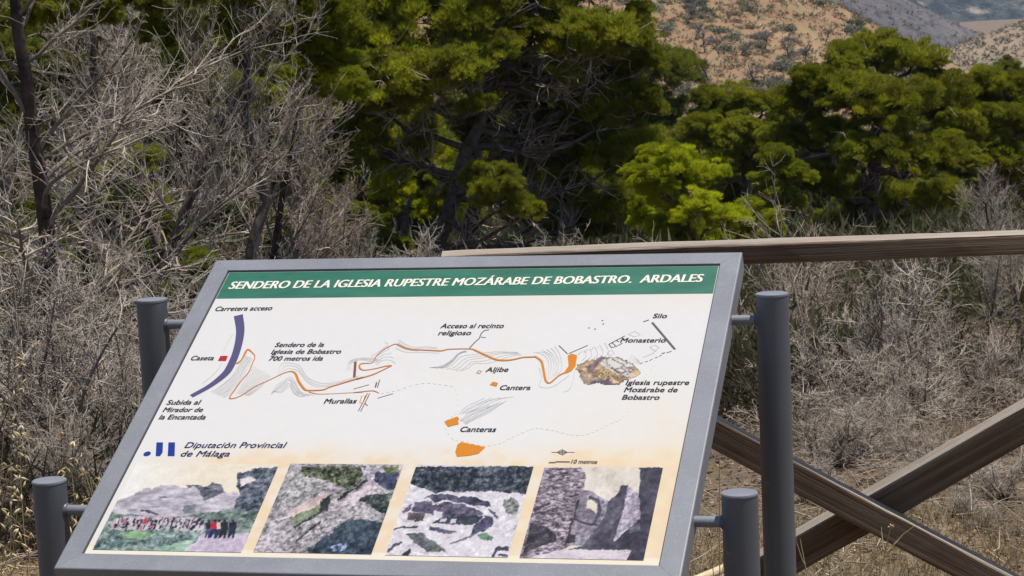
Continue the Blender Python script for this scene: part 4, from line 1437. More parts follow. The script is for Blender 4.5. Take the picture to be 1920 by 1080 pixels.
for k, (px_, Y_, lst, pal, lab) in enumerate([
        (235, 15.5, [(180, 330, 55), (250, 300, 50), (210, 390, 60), (290, 390, 50), (150, 420, 50), (240, 450, 50), (320, 440, 40)], 'grass', 'half bare pine with green needles between the two dark trunks'),
        (460, 18.5, [(430, 170, 55), (500, 190, 55), (460, 250, 55), (540, 260, 55), (480, 320, 50), (560, 340, 50), (420, 330, 50), (600, 400, 40)], 'olive', 'half bare pine with green needles behind the right hand dead tree'),
        (60, 14.0, [(40, 470, 60), (110, 520, 60), (30, 580, 60), (120, 610, 55), (180, 560, 50), (60, 660, 50)], 'olive', 'olive bush behind the foot of the dark straight trunk'),
        (40, 18.0, [(20, 120, 60), (100, 150, 60), (-10, 230, 70), (70, 260, 60), (160, 200, 60), (240, 130, 60), (320, 170, 60)], 'dark', 'green pine crown right behind the nearest dead tree'),
        (330, 12.0, [(180, 640, 36), (220, 600, 36), (330, 560, 40), (380, 500, 40), (240, 700, 36)], 'dark', 'dark olive bush behind the tall left post')]):
    t_ = pine(lab, gpt(px_, Y_), lobes_px([(*q, 0.3) for q in lst], Y_), [gpt(px_, Y_), P3(lst[-1][0], lst[-1][1], Y_), P3(lst[0][0], lst[0][1], Y_)], 0.035, pal, 0, 0, 0, 840 + k, twigs=60)

# ------------------------------------------------------------------ dead trees and shrubs
def dead_tree_parts(H, lean, r0, nprim, seed, droop=0.0, blen=1.0, elev=(0.1, 0.7), nsec=12, nter=6, nq=3, z0=0.12, dirbias=(0, 0, 0), fine=1.0):
    g = np.random.default_rng(seed)
    tr = path((0, 0, -0.1), (lean[0], lean[1], 1), H, 16, 0.06, (lean[0] * .4, lean[1] * .4, 0.2), g)
    T = Tubes()
    rad = np.linspace(r0, r0 * 0.18, 16)
    T.add(tr, rad, 9)
    branches = []
    tw = Tubes()
    bias = np.array(dirbias, float)
    for i in range(nprim):
        t = z0 + (0.97 - z0) * (i + g.uniform(0, 1)) / nprim
        k = t * 15
        p0 = tr[int(k)] + (tr[min(15, int(k) + 1)] - tr[int(k)]) * (k - int(k))
        az = g.uniform(0, 2 * np.pi)
        el = g.uniform(*elev) + t * 0.5
        d = np.array([math.cos(az) * math.cos(el), math.sin(az) * math.cos(el), math.sin(el)]) + bias
        L = H * 0.34 * blen * (1.1 - 0.65 * t) * g.uniform(0.6, 1.25)
        P = path(p0, d, L, 9, 0.10, (0, 0, 0.5 - droop - (0.5 if t < 0.4 else 0)), g)
        rb = max(0.004, rad[int(k)] * 0.36)
        Tb = Tubes()
        Tb.add(P, np.linspace(rb, 0.0025, 9), 5)
        branches.append(Tb)
        up_ = np.cross(P[-1] - P[0], (0, 0, 1.0))
        side = unit(up_)
        for j in range(nsec):
            f = 0.12 + 0.86 * j / nsec + g.uniform(-.03, .03)
            kk = min(7.99, f * 8)
            q0 = P[int(kk)] + (P[int(kk) + 1] - P[int(kk)]) * (kk - int(kk))
            dm = unit(P[int(kk) + 1] - P[int(kk)])
            sgn = 1 if j % 2 else -1
            d2 = dm * 0.85 + side * sgn * g.uniform(.3, .9) + g.normal(0, 0.28, 3) + np.array([0, 0, 0.12 - droop * .5])
            L2 = L * 0.42 * (1.1 - 0.6 * f) * g.uniform(0.6, 1.3)
            S = path(q0, d2, L2, 6, 0.13, (0, 0, 0.25 - droop), g)
            tw.add(S, np.linspace(max(0.0028, rb * 0.35), 0.0015, 6) * fine, 4)
            for m_ in range(nter):
                kk2 = g.uniform(0.6, 4.99)
                s0 = S[int(kk2)] + (S[int(kk2) + 1] - S[int(kk2)]) * (kk2 - int(kk2))
                d3 = unit(S[int(kk2) + 1] - S[int(kk2)]) * 0.9 + g.normal(0, 0.5, 3) + np.array([0, 0, 0.05 - droop * .4])
                L3 = L2 * g.uniform(0.25, 0.6)
                U = path(s0, d3, L3, 4, 0.16, (0, 0, 0.3 - droop), g)
                tw.add(U, np.array([0.0017, 0.0014, 0.0011, 0.0008]) * fine, 3)
                for _ in range(nq):
                    u0 = U[g.integers(1, 4)]
                    d4 = unit(U[-1] - U[0]) * 0.8 + g.normal(0, 0.55, 3)
                    W_ = path(u0, d4, L3 * g.uniform(0.3, 0.7), 3, 0.18, (0, 0, 0.2 - droop), g)
                    tw.add(W_, np.array([0.0014, 0.0011, 0.0007]) * fine, 3)
    return T, branches, tw


def dead_tree(name, base, rz, label, cat, parts, bark='dead_bark', twm='twig', group=None, scale=1.0):
    T, br, tw = parts
    t = empty(name, base, rz, label, cat, group)
    T.build('trunk', M[bark], t)
    for b_ in br:
        b_.build('branch', M['dead_branch'], t)
    tag(tw.build('twigs', M[twm], t), kind='stuff')
    t.scale = (scale,) * 3
    return t


protoA = dead_tree('dead_tree', gpt(62, 10.2), 0, 'bare dead pine with a dark straight trunk nearest the left edge', 'dead tree', dead_tree_parts(3.6, (0.05, 0.0), 0.055, 30, 101, droop=0.10, nsec=12, nter=6, nq=2, fine=1.0))
protoB = dead_tree('dead_tree', gpt(245, 12.8), 0, 'bare dead pine leaning right behind the tall left steel post', 'dead tree', dead_tree_parts(2.55, (0.15, 0.0), 0.052, 22, 102, droop=-0.15, blen=1.6, z0=0.28, nsec=12, nter=6, nq=2, dirbias=(0.35, 0, 0.1), fine=1.05), twm='twig')
protoC = dead_tree('dead_tree', gpt(490, 16.5), 0, 'bare dead pine of brownish sweeping twigs left of the green pine', 'dead tree', dead_tree_parts(2.2, (0.08, 0.0), 0.05, 21, 103, droop=-0.1, blen=1.6, z0=0.25, nsec=12, nter=6, nq=2, dirbias=(0.45, 0, 0.15), fine=1.3), twm='twig_warm')


def place(proto, px, Y, rz, sc, label, cat=None, group=None, tilt=(0, 0)):
    c = copy_tree(proto)
    c.location = gpt(px, Y)
    c.rotation_euler = (tilt[0], tilt[1], rz)
    c.scale = (sc,) * 3
    c['label'] = label
    if cat: c['category'] = cat
    if group: c['group'] = group
    return c


def place_top(proto, Hp, px, Y, rz, top_py, label, cat=None, group=None, tilt=(0, 0)):
    b_ = gpt(px, Y)
    return place(proto, px, Y, rz, (at(px, top_py, Y)[2] - b_[2]) / Hp, label, cat, group, tilt)


place(protoB, -120, 10.8, 2.2, 1.15, 'dead tree reaching in from outside the left edge')
place(protoA, 165, 14.2, 2.6, 0.95, 'tall slender dead pine between the two dark trunks, reaching the photo top')
place(protoA, 330, 17.5, 4.4, 1.0, 'tall dead pine behind the leaning one with fine twigs against the green crown')
place_top(protoC, 2.7, 590, 18.0, 5.6, 290, 'short dead pine beside the top left corner of the board')
place_top(protoA, 3.7, 655, 20, 2.0, 400, 'low dead pine at the left foot of the large middle pine')
place_top(protoB, 2.7, 1915, 13.5, 3.3, 300, 'bare dead tree with dark trunk at the right edge below the rail')
place_top(protoA, 3.7, 1835, 12.0, 0.7, 440, 'forking bare sapling left of the right edge trunk', tilt=(0, 0.12))
place_top(protoC, 2.7, 2010, 17.0, 2.5, 260, 'dead tree beyond the right edge whose twigs rise above the rail')
place_top(protoB, 2.7, 1060, 24.0, 4.0, 440, 'dead scrubby tree in the dark shade behind the board top')
place_top(protoA, 3.7, 1385, 15.0, 4.4, 480, 'dark bare sapling between the board and the tall right post')


def shrub_parts(seed, Hs=1.0, n=16, droop=0.0, fine=1.0):
    g = np.random.default_rng(seed)
    tw, br = Tubes(), []
    for i in range(n):
        az = g.uniform(0, 2 * np.pi)
        el = g.uniform(0.25, 1.35)
        d = np.array([math.cos(az) * math.cos(el), math.sin(az) * math.cos(el), math.sin(el)])
        L = Hs * g.uniform(0.7, 1.2)
        P = path((g.normal(0, .05), g.normal(0, .05), -0.02), d, L, 8, 0.14, (0, 0, 0.3 - droop), g)
        Tb = Tubes()
        Tb.add(P, np.linspace(0.012, 0.003, 8), 5)
        br.append(Tb)
        for j in range(10):
            kk = g.uniform(1.0, 6.99)
            q0 = P[int(kk)] + (P[int(kk) + 1] - P[int(kk)]) * (kk - int(kk))
            d2 = unit(P[int(kk) + 1] - P[int(kk)]) + g.normal(0, 0.55, 3)
            L2 = L * g.uniform(0.18, 0.42)
            S = path(q0, d2, L2, 5, 0.18, (0, 0, 0.2 - droop), g)
            tw.add(S, np.linspace(0.0034, 0.0014, 5) * fine, 4)
            for m_ in range(6):
                kk2 = g.uniform(0.6, 3.99)
                s0 = S[int(kk2)] + (S[int(kk2) + 1] - S[int(kk2)]) * (kk2 - int(kk2))
                d3 = unit(S[-1] - S[0]) + g.normal(0, 0.65, 3)
                U = path(s0, d3, L2 * g.uniform(0.25, 0.6), 4, 0.2, (0, 0, 0.1), g)
                tw.add(U, np.array([0.0022, 0.0018, 0.0014, 0.0009]) * fine, 3)
                for _ in range(2):
                    W_ = path(U[g.integers(1, 3)], unit(U[-1] - U[0]) + g.normal(0, .6, 3), L2 * g.uniform(0.12, 0.3), 3, 0.2, (0, 0, 0), g)
                    tw.add(W_, np.array([0.0015, 0.0012, 0.0008]) * fine, 3)
    return br, tw


def shrub(name, base, label, seed, twm='twig', **k):
    br, tw = shrub_parts(seed, **k)
    t = empty(name, base, 0, label, 'dead shrub')
    for b_ in br: b_.build('branch', M['dead_branch'], t)
    tag(tw.build('twigs', M[twm], t), kind='stuff')
    return t


sA = shrub('dead_shrub', gpt(1640, 10.2), 'pale bleached dead shrub spreading above the crossing of the braces', 201, Hs=0.62, n=15)
sB = shrub('dead_shrub', gpt(60, 8.2), 'tangled grey dead shrub behind the short left steel post', 202, twm='twig', Hs=0.78, n=20, droop=0.35)
sC = shrub('dead_shrub', gpt(1530, 13.5), 'brownish dead shrub right of the tall right post', 203, twm='twig_warm', Hs=0.9, n=13, fine=1.1)
GRP = 'dead shrubs tangled together on the slope'
for (s_, px_, Y_, rz_, tp_, lab_) in [
        (sA, 1540, 11.6, 1.0, 640, 'pale dead shrub just right of the tall right post, lowest there'),
        (sA, 1770, 12.2, 2.1, 590, 'pale dead shrub in the middle of the gap under the rail at the right'),
        (sC, 1890, 11.2, 3.0, 600, 'brownish dead shrub at the foot of the right edge trunk'),
        (sB, 1850, 9.4, 1.7, 770, 'low drooping dead shrub behind the upper end of the rear brace'),
        (sC, 1400, 11.8, 5.0, 640, 'brownish dead shrub between the frame side and the tall right post'),
        (sA, 1720, 14.8, 4.0, 500, 'tall pale dead shrub under the rail left of the bare sapling'),
        (sC, 1600, 17.5, .5, 500, 'brownish dead shrub below the trunk of the round topped pine'),
        (sB, 1500, 15.8, 2.6, 500, 'drooping dead shrub directly behind the top of the tall right post'),
        (sA, 1870, 16.5, 5.5, 400, 'pale dead shrub sticking up above the rail near the right edge'),
        (sC, 1430, 20, 1.2, 500, 'brownish dead shrub behind the rail beside the top right board corner'),
        (sB, 1740, 20, 3.3, 500, 'drooping dead shrub behind the rail right of the round topped pine trunk'),
        (sA, 1330, 19, 4.6, 485, 'pale dead shrub at the foot of the lime green young pine'),
        (sC, 1180, 21.5, 2.2, 470, 'brownish dead shrub behind the rail above the word ARDALES'),
        (sB, 1020, 21, 5.2, 468, 'drooping dead shrub behind the middle of the board top'),
        (sC, 905, 23, .8, 468, 'brownish dead shrub just right of the forked pine stems'),
        (sB, 760, 20, 4.2, 465, 'drooping dead shrub just left of the forked pine stems'),
        (sA, 640, 18, 3.1, 450, 'pale dead shrub above the first word of the title'),
        (sB, 180, 9.4, 1.1, 560, 'drooping dead shrub between the left edge and the tall left post'),
        (sC, 300, 10.6, 2.7, 560, 'brownish dead shrub right behind the tall left post'),
        (sB, -20, 9.6, 4.1, 520, 'drooping dead shrub cut by the left edge at board height'),
        (sC, 110, 7.4, .3, 760, 'small brownish dead shrub nearest the short left post'),
        (sA, 400, 12.2, 3.7, 500, 'pale dead shrub behind the top left corner of the board'),
        (sC, 480, 14, 1.9, 400, 'brownish dead shrub above the top left corner of the board'),
        (sB, 330, 8.6, 5.3, 600, 'drooping dead shrub between the tall left post and the frame'),
        (sA, 10, 12.5, .9, 420, 'pale dead shrub at the left edge behind the dark straight trunk'),
        (sC, 190, 12.0, 4.9, 520, 'brownish dead shrub between the two dark trunks'),
        (sA, 1660, 8.3, 2.2, 740, 'small pale dead shrub right above the crossing of the braces'),
        (sB, 1800, 7.9, 3.9, 850, 'small grey dead shrub in the right hand triangle of the braces'),
        (sC, 1590, 7.6, 1.4, 930, 'tiny brownish dead shrub under the crossing of the braces'),
        (sA, 1885, 7.6, 0.2, 900, 'small pale dead shrub in the lower right corner'),
        (sA, 1560, 9.6, 4.4, 600, 'pale dead shrub close to the tall right post at brace height'),
        (sB, 1720, 9.7, 0.9, 610, 'grey drooping dead shrub above the rear brace'),
        (sC, 1810, 10.0, 1.9, 560, 'brownish dead shrub over the rear brace near the bare sapling'),
        (sA, 1900, 9.2, 3.3, 620, 'pale dead shrub above the rear brace at the right edge'),
        (sC, 1860, 7.9, 5.0, 850, 'low brownish dead shrub under the rear brace at the right'),
        (sA, 1770, 7.9, 4.1, 880, 'low pale dead shrub right of the crossing'),
        (sB, 60, 7.2, 4.6, 800, 'grey drooping dead shrub in the lower left behind the short post'),
        (sC, 170, 7.8, 3.0, 690, 'brownish dead shrub behind the oats left of the frame'),
        (sB, 240, 8.2, 2.2, 640, 'grey drooping dead shrub between the two left posts'),
        (sC, 0, 6.9, 1.2, 860, 'brownish dead shrub in the lower left corner'),
        (sA, 1620, 8.9, 1.9, 670, 'pale dead shrub in the upper triangle of the braces just over the crossing'),
        (sB, 1700, 9.0, 3.1, 690, 'grey drooping dead shrub in the upper triangle along the rear brace'),
        (sC, 1770, 9.1, 4.3, 640, 'brownish dead shrub in the upper triangle near its upper right'),
        (sA, 1490, 8.5, 5.4, 720, 'pale dead shrub right behind the tall right post near the ground'),
        (sB, 1830, 8.2, 0.3, 800, 'grey drooping dead shrub in the right triangle near the rear brace'),
        (sC, 1900, 8.5, 2.6, 730, 'brownish dead shrub in the right triangle at the photo edge'),
        (sA, 1700, 7.6, 3.6, 930, 'small pale dead shrub at the bottom below the front brace'),
        (sC, 1510, 7.5, 4.7, 950, 'tiny brownish dead shrub at the foot of the tall right post'),
        (sA, 1850, 7.8, 2.4, 800, 'pale dead shrub filling the right triangle between the braces'),
        (sC, 1790, 7.5, 1.0, 900, 'brownish dead shrub just above the front brace at the right'),
        (sB, 1910, 7.3, 5.2, 860, 'grey drooping dead shrub in the right triangle cut by the photo edge'),
        (sA, 1600, 7.2, 2.8, 950, 'pale low dead shrub below the crossing'),
        (sA, 1700, 6.9, 0.72, 890, 'pale dead shrub low behind the front brace right of the crossing'),
        (sB, 1790, 6.6, 4.6, 930, 'grey drooping dead shrub just above the front brace at the right'),
        (sA, 1870, 6.9, 4.56, 860, 'pale dead shrub low in the right triangle'),
        (sC, 1905, 6.3, 2.58, 960, 'brownish dead shrub in the lower right photo corner'),
        (sA, 1835, 6.4, 0.26, 950, 'pale dead shrub beside the lower right corner'),
        (sB, 1750, 7.3, 1.48, 830, 'grey drooping dead shrub tucked into the right side of the crossing'),
        (sC, 1560, 6.7, 2.36, 960, 'brownish dead shrub in the triangle below the crossing'),
        (sA, 1510, 7.0, 1.6, 870, 'pale dead shrub in the left triangle beside the tall right post'),
        (sB, 1660, 6.4, 3.88, 1000, 'grey drooping dead shrub at the bottom edge below the front brace'),
        (sA, 1540, 7.7, 0.8, 770, 'pale dead shrub low in the upper triangle at its left'),
        (sB, 1620, 7.8, 0.76, 780, 'grey drooping dead shrub low in the upper triangle just over the crossing'),
        (sC, 1700, 7.8, 0.72, 770, 'brownish dead shrub low in the upper triangle at its right'),
        (sC, 1330, 8.0, 0.2, 830, 'brownish dead shrub in the gap between frame and short right post')]:
    Hp_ = {id(sA): 0.80, id(sB): 0.72, id(sC): 1.15}[id(s_)]
    o_ = place_top(s_, Hp_, px_, Y_, rz_, tp_, lab_, group=GRP)
    if Y_ < 9.2 and px_ > 1300:
        o_.scale = (o_.scale[0] * 1.75, o_.scale[1] * 1.75, o_.scale[2] * 1.1)

# ------------------------------------------------------------------ undergrowth and dry grass (uncountable)
def scatter_ground(n, ymin, ymax, g, pxmin=-150, pxmax=2100):
    y = np.sqrt(g.uniform(ymin ** 2, ymax ** 2, n)) if ymax / ymin < 3 else ymin * (ymax / ymin) ** g.uniform(0, 1, n)
    x0 = (pxmin - 960) / FPX * y
    x1 = (pxmax - 960) / FPX * y
    x = g.uniform(0, 1, n) * (x1 - x0) + x0
    return x, y


g = np.random.default_rng(77)
# clumps of low leafy scrub
n = 6500
x, y = scatter_ground(n, 7.4, 70, g)
keep = (vnoise2(x * 0.35, y * 0.35, 9) > 0.30) & ((x < 0.3) | (y > 9.2))
x, y = x[keep], y[keep]
z = gz(x, y)
B, Tp, W, C = [], [], [], []
for xi, yi, zi in zip(x, y, z):
    s_ = min(1.5, 0.07 + 0.030 * yi) * g.uniform(.6, 1.3)
    k = 60
    d = g.normal(size=(k, 3))
    d[:, 2] = np.abs(d[:, 2])
    d /= np.linalg.norm(d, axis=1, keepdims=True)
    p0 = np.array([xi, yi, zi]) + d * (s_ * g.uniform(.25, 1, k))[:, None] * np.array([1, 1, .9])
    d2 = d + g.normal(0, .6, (k, 3)) + np.array([0, 0, .4])
    d2 /= np.linalg.norm(d2, axis=1, keepdims=True)
    B.append(p0)
    Tp.append(p0 + d2 * s_ * 0.20)
    W.append(np.full(k, s_ * 0.04))
    c = np.array([(0.06, 0.07, 0.022), (0.085, 0.075, 0.035), (0.07, 0.075, 0.03), (0.10, 0.08, 0.05)][g.integers(0, 4)])
    C.append(np.repeat(c * g.uniform(.7, 1.3, (k, 1)), 3, 0))
V, F = tris_from(np.concatenate(B), np.concatenate(Tp), np.concatenate(W))
tag(mesh_np('undergrowth', V, F, M['leaves'], cols=np.concatenate(C)), 'low olive and brown undergrowth covering the slope under the trees', 'undergrowth', kind='stuff')

# deep shaded litter bushes hugging the ground behind the left posts
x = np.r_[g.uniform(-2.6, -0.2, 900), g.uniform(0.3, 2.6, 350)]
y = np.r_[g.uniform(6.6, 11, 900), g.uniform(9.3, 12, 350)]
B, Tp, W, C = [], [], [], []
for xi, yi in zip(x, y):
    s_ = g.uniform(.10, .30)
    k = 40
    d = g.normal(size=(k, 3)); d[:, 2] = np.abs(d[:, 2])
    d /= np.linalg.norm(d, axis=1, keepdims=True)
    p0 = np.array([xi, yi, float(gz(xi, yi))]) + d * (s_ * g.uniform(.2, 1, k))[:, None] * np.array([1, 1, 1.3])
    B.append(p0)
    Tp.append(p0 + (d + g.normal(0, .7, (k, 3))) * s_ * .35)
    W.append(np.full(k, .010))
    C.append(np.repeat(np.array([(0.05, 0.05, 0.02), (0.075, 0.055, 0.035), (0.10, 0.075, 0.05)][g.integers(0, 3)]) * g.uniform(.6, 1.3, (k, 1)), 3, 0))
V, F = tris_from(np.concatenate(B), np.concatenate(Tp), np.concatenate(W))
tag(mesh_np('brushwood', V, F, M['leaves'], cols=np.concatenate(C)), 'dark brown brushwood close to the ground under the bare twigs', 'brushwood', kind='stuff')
# dry grass
n = 60000
x, y = scatter_ground(n, 5.6, 12, g)
keep = (vnoise2(x * 1.6, y * 1.6, 12) > 0.50) & ((x > 0.4) | (g.random(n) < .35))
x, y = x[keep], y[keep]
p0 = np.stack([x, y, gz(x, y) - 0.01], -1)
hgt = g.uniform(.02, .12, len(x)) * (0.6 + vnoise2(x * .8, y * .8, 4))
d = g.normal(0, .45, (len(x), 3))
d[:, 2] = 1
V, F = tris_from(p0, p0 + d * hgt[:, None], g.uniform(.0025, .005, len(x)))
cg = np.array([(0.42, 0.30, 0.15), (0.36, 0.27, 0.16), (0.30, 0.21, 0.12), (0.22, 0.20, 0.09)])[g.integers(0, 4, len(x))]
tag(mesh_np('dry_grass', V, F, M['straw'], cols=np.repeat(cg, 3, 0)), 'short dry straw coloured grass on the slope behind the fence', 'grass', kind='stuff')
# leaf litter
n = 42000
x, y = scatter_ground(n, 5.5, 13, g)
p0 = np.stack([x, y, gz(x, y) + .002], -1)
d = g.normal(0, 1, (n, 3)); d[:, 2] = np.abs(d[:, 2]) * .35
V, F = tris_from(p0, p0 + d / np.linalg.norm(d, axis=1, keepdims=True) * g.uniform(.012, .035, n)[:, None], g.uniform(.006, .014, n))
cg = np.array([(0.30, 0.20, 0.12), (0.20, 0.13, 0.08), (0.12, 0.085, 0.055), (0.38, 0.29, 0.19), (0.26, 0.24, 0.21)])[g.integers(0, 5, n)]
tag(mesh_np('leaf_litter', V, F, M['straw'], cols=np.repeat(cg, 3, 0)), 'brown leaf litter and needles on the dry slope', 'litter', kind='stuff')
# fallen twigs
tw = Tubes()
x, y = scatter_ground(8500, 5.8, 13, g)
for xi, yi in zip(x, y):
    a_ = g.uniform(0, 2 * np.pi)
    L_ = g.uniform(.03, .22)
    q = path((xi, yi, float(gz(xi, yi)) + g.uniform(.004, .05)), (math.cos(a_), math.sin(a_), g.normal(0, .25)), L_, 4, .2, (0, 0, 0), g)
    tw.add(q, np.array([.003, .0026, .002, .001]) * g.uniform(.35, 1.0), 3)
tag(tw.build('fallen_twigs', M['twig_warm']), 'fallen bleached twigs littering the dry slope', 'twigs', kind='stuff')

# ------------------------------------------------------------------ foreground wild oats and stems
def lens_shape(V, F, C, p, d, L, w, col):
    d = unit(np.array(d))
    a_ = unit(np.cross(d, rng.normal(size=3)))
    b_ = np.cross(d, a_)
    o = len(V)
    V += [p, p + d * L * .35 + a_ * w, p + d * L * .35 + b_ * w * .6, p + d * L * .35 - a_ * w, p + d * L * .35 - b_ * w * .6, p + d * L]
    for k in range(4):
        F += [(o, o + 1 + k, o + 1 + (k + 1) % 4), (o + 5, o + 1 + (k + 1) % 4, o + 1 + k)]
    C += [col] * 6


def oat(px, Y, tip_px, tip_py, seed, label, n=14):
    g = np.random.default_rng(seed)
    b_ = np.array(gpt(px, Y))
    tip = at(tip_px, tip_py, Y)
    t = empty('wild_oat', b_, 0, label, 'grass stalk', 'dry wild oat stalks by the left posts')
    tip = tip - b_
    P = resample3([(0, 0, -.02), tip * 0.5 + np.array([-.02, 0, .07]), tip * .85 + np.array([0, 0, .05]), tip], 12)
    T = Tubes()
    T.add(P, np.linspace(.0016, .0006, 12), 5)
    T.build('stem', M['straw_stem'], t)
    V, F, C = [], [], []
    for i in range(n):
        k = g.uniform(5.5, 10.99)
        p0 = P[int(k)] + (P[int(k) + 1] - P[int(k)]) * (k - int(k))
        d = np.array([g.normal(0, .6), g.normal(0, .6), -0.15 + g.normal(0, .35)])
        q = p0 + unit(d) * g.uniform(.006, .028)
        col = np.array([(0.62, 0.52, 0.30), (0.70, 0.62, 0.42), (0.52, 0.42, 0.22)][g.integers(0, 3)])
        lens_shape(V, F, C, q, np.array([g.normal(0, .55), g.normal(0, .4), -0.5]), g.uniform(.022, .034), .0030, col)
        lens_shape(V, F, C, q, np.array([g.normal(0, .6), g.normal(0, .4), -0.45]), g.uniform(.020, .032), .0026, col)
    tag(mesh_np('spikelets', np.array(V), np.array(F), M['straw'], t, cols=np.array(C)), kind='stuff')
    return t


m, nt, b = new_mat('straw_stem')
b.inputs['Base Color'].default_value = (0.42, 0.33, 0.18, 1)
b.inputs['Roughness'].default_value = 0.7
M["straw_stem"] = m
oat(150, 4.45, 122, 800, 1, 'dry wild oat with pale hanging spikelets left of the board frame', 36)
oat(205, 4.5, 165, 880, 2, 'dry wild oat drooping just above the short left post', 32)
oat(240, 4.55, 150, 860, 3, 'dry wild oat leaning against the left side of the frame', 24)
oat(-20, 4.4, 20, 860, 4, 'dry wild oat at the very left edge level with the short post', 28)
oat(-40, 4.5, 35, 930, 5, 'dry wild oat low at the left edge', 20)
oat(20, 4.7, 28, 620, 6, 'tall dry wild oat high at the left edge', 32)
oat(-60, 4.6, 12, 720, 7, 'dry wild oat at the left edge between the high and the low one', 16)


def weed(px, Y, tip_px, tip_py, seed, label, forks=3, head=True):
    g = np.random.default_rng(seed)
    b_ = np.array(gpt(px, Y))
    tip = at(tip_px, tip_py, Y) - b_
    t = empty('dry_weed', b_, 0, label, 'weed')
    P = resample3([(0, 0, -.02), tip * 0.5 + g.normal(0, .01, 3), tip], 9)
    T = Tubes()
    T.add(P, np.linspace(.0020, .0009, 9), 5)
    for _ in range(forks):
        T.add(path(P[g.integers(3, 8)], unit(tip) + g.normal(0, .6, 3), np.linalg.norm(tip) * g.uniform(.12, .3), 9, .1, (0, 0, .2), g), np.linspace(.0012, .0006, 9), 5)
    T.build('stem', M['straw_stem'], t)
    if head:
        V, F, C = [], [], []
        for _ in range(9):
            lens_shape(V, F, C, P[-1], g.normal(0, 1, 3), .009, .003, np.array((.55, .42, .25)))
        mesh_np('seed_head', np.array(V), np.array(F), M['straw'], t, cols=np.array(C))
    return t


weed(1560, 4.5, 1670, 988, 1, 'dry weed with a small pale seed head before the crossed braces')
weed(1545, 4.5, 1500, 1010, 2, 'thin dry weed rising in the gap below the rear brace', 4, False)
weed(1620, 4.5, 1600, 1030, 3, 'short brown weed under the crossing of the braces', 4, True)
weed(1330, 4.3, 1349, 860, 4, 'forked dry stem rising between the board and the short right post', 3, False)
weed(1345, 4.4, 1332, 1000, 5, 'curved dry stem below the short rod on the right', 3, True)
weed(1960, 6.3, 1830, 905, 6, 'long arching dry grass stem at the right edge above the slope', 1, False)
weed(80, 4.4, 0, 1040, 7, 'thin pale stem crossing the lower left corner', 1, False)
weed(30, 4.3, 55, 1035, 8, 'yellow dried weed in the lower left corner', 6, True)
# loose sawn stick by the short post
T = Tubes()
A_, B_ = at(1300, 1090, 4.6), at(1362, 1064, 4.75)
T.add(resample3([A_, (A_ + B_) / 2, B_ + (B_ - A_) * .3], 5), [.011] * 5, 8)
st = T.build('stick', bark_mat('cut_stick', (0.42, 0.33, 0.20), (0.58, 0.48, 0.32), 30))
tag(st, 'pale sawn wooden stick leaning behind the short right steel post', 'stick')

# ------------------------------------------------------------------ hillside vegetation
def hill_shrub_mesh(seed, col, k=420):
    g = np.random.default_rng(seed)
    d = g.normal(size=(k, 3))
    d[:, 2] = np.abs(d[:, 2])
    d /= np.linalg.norm(d, axis=1, keepdims=True)
    lob = 0.75 + 0.3 * np.sin(3 * np.arctan2(d[:, 1], d[:, 0]) + seed)
    p0 = d * (g.uniform(.35, 1, k) * lob)[:, None] * np.array([1, 1, .8])
    d2 = d + g.normal(0, .7, (k, 3))
    d2 /= np.linalg.norm(d2, axis=1, keepdims=True)
    V, F = tris_from(p0, p0 + d2 * .17, np.full(k, .12))
    C = np.repeat(np.array(col) * g.uniform(.7, 1.25, (k, 1)), 3, 0)
    return mesh_np('hill_shrub', V, F, M['leaves'], cols=C, link=False)


kinds = [(hill_shrub_mesh(1, (0.155, 0.17, 0.11)), 'grey green'), (hill_shrub_mesh(2, (0.25, 0.23, 0.13)), 'yellowish olive'), (hill_shrub_mesh(3, (0.13, 0.155, 0.10)), 'dark green'), (hill_shrub_mesh(4, (0.22, 0.18, 0.15)), 'brown leafless')]
g = np.random.default_rng(31)
cnt = 0
tries = 0
while cnt < 215 and tries < 4000:
    tries += 1
    px_, py_ = g.uniform(1130, 1720), g.uniform(-40, 230)
    Y_ = g.uniform(225, 318)
    x_ = (px_ - 960) / FPX * Y_
    z_ = float(ridge_z(HILL, np.array(x_), np.array(Y_)))
    q = np.array([x_, Y_, z_ - EYE])
    dd = q @ fwd
    sx_, sy_ = 960 + FPX * (q @ rt) / dd, 540 - FPX * (q @ up) / dd
    if not (1130 < sx_ < 1760 and -30 < sy_ < 215): continue
    if vnoise2(np.array(x_ * .11), np.array(Y_ * .11), 6) < .3: continue
    k = g.choice(4, p=[.42, .28, .14, .16])
    proto, nm = kinds[k]
    o = proto.copy()
    COL.objects.link(o)
    s_ = g.uniform(.7, 2.0) * (1.15 if k == 0 else .9)
    o.location = (x_, Y_, z_ - .15)
    o.scale = (s_, s_, s_ * g.uniform(.6, .95))
    o.rotation_euler = (0, 0, g.uniform(0, 6.28))
    tag(o, f'{nm} shrub on the dry tan hillside, {"high" if sy_ < 50 else "halfway" if sy_ < 115 else "low"} on the slope towards its {"left" if sx_ < 1310 else "middle" if sx_ < 1440 else "right"}', 'shrub', f'{nm} shrubs, {"high" if sy_ < 50 else "halfway" if sy_ < 115 else "low"} on the hillside, {"left" if sx_ < 1310 else "middle" if sx_ < 1440 else "right"}')
    cnt += 1
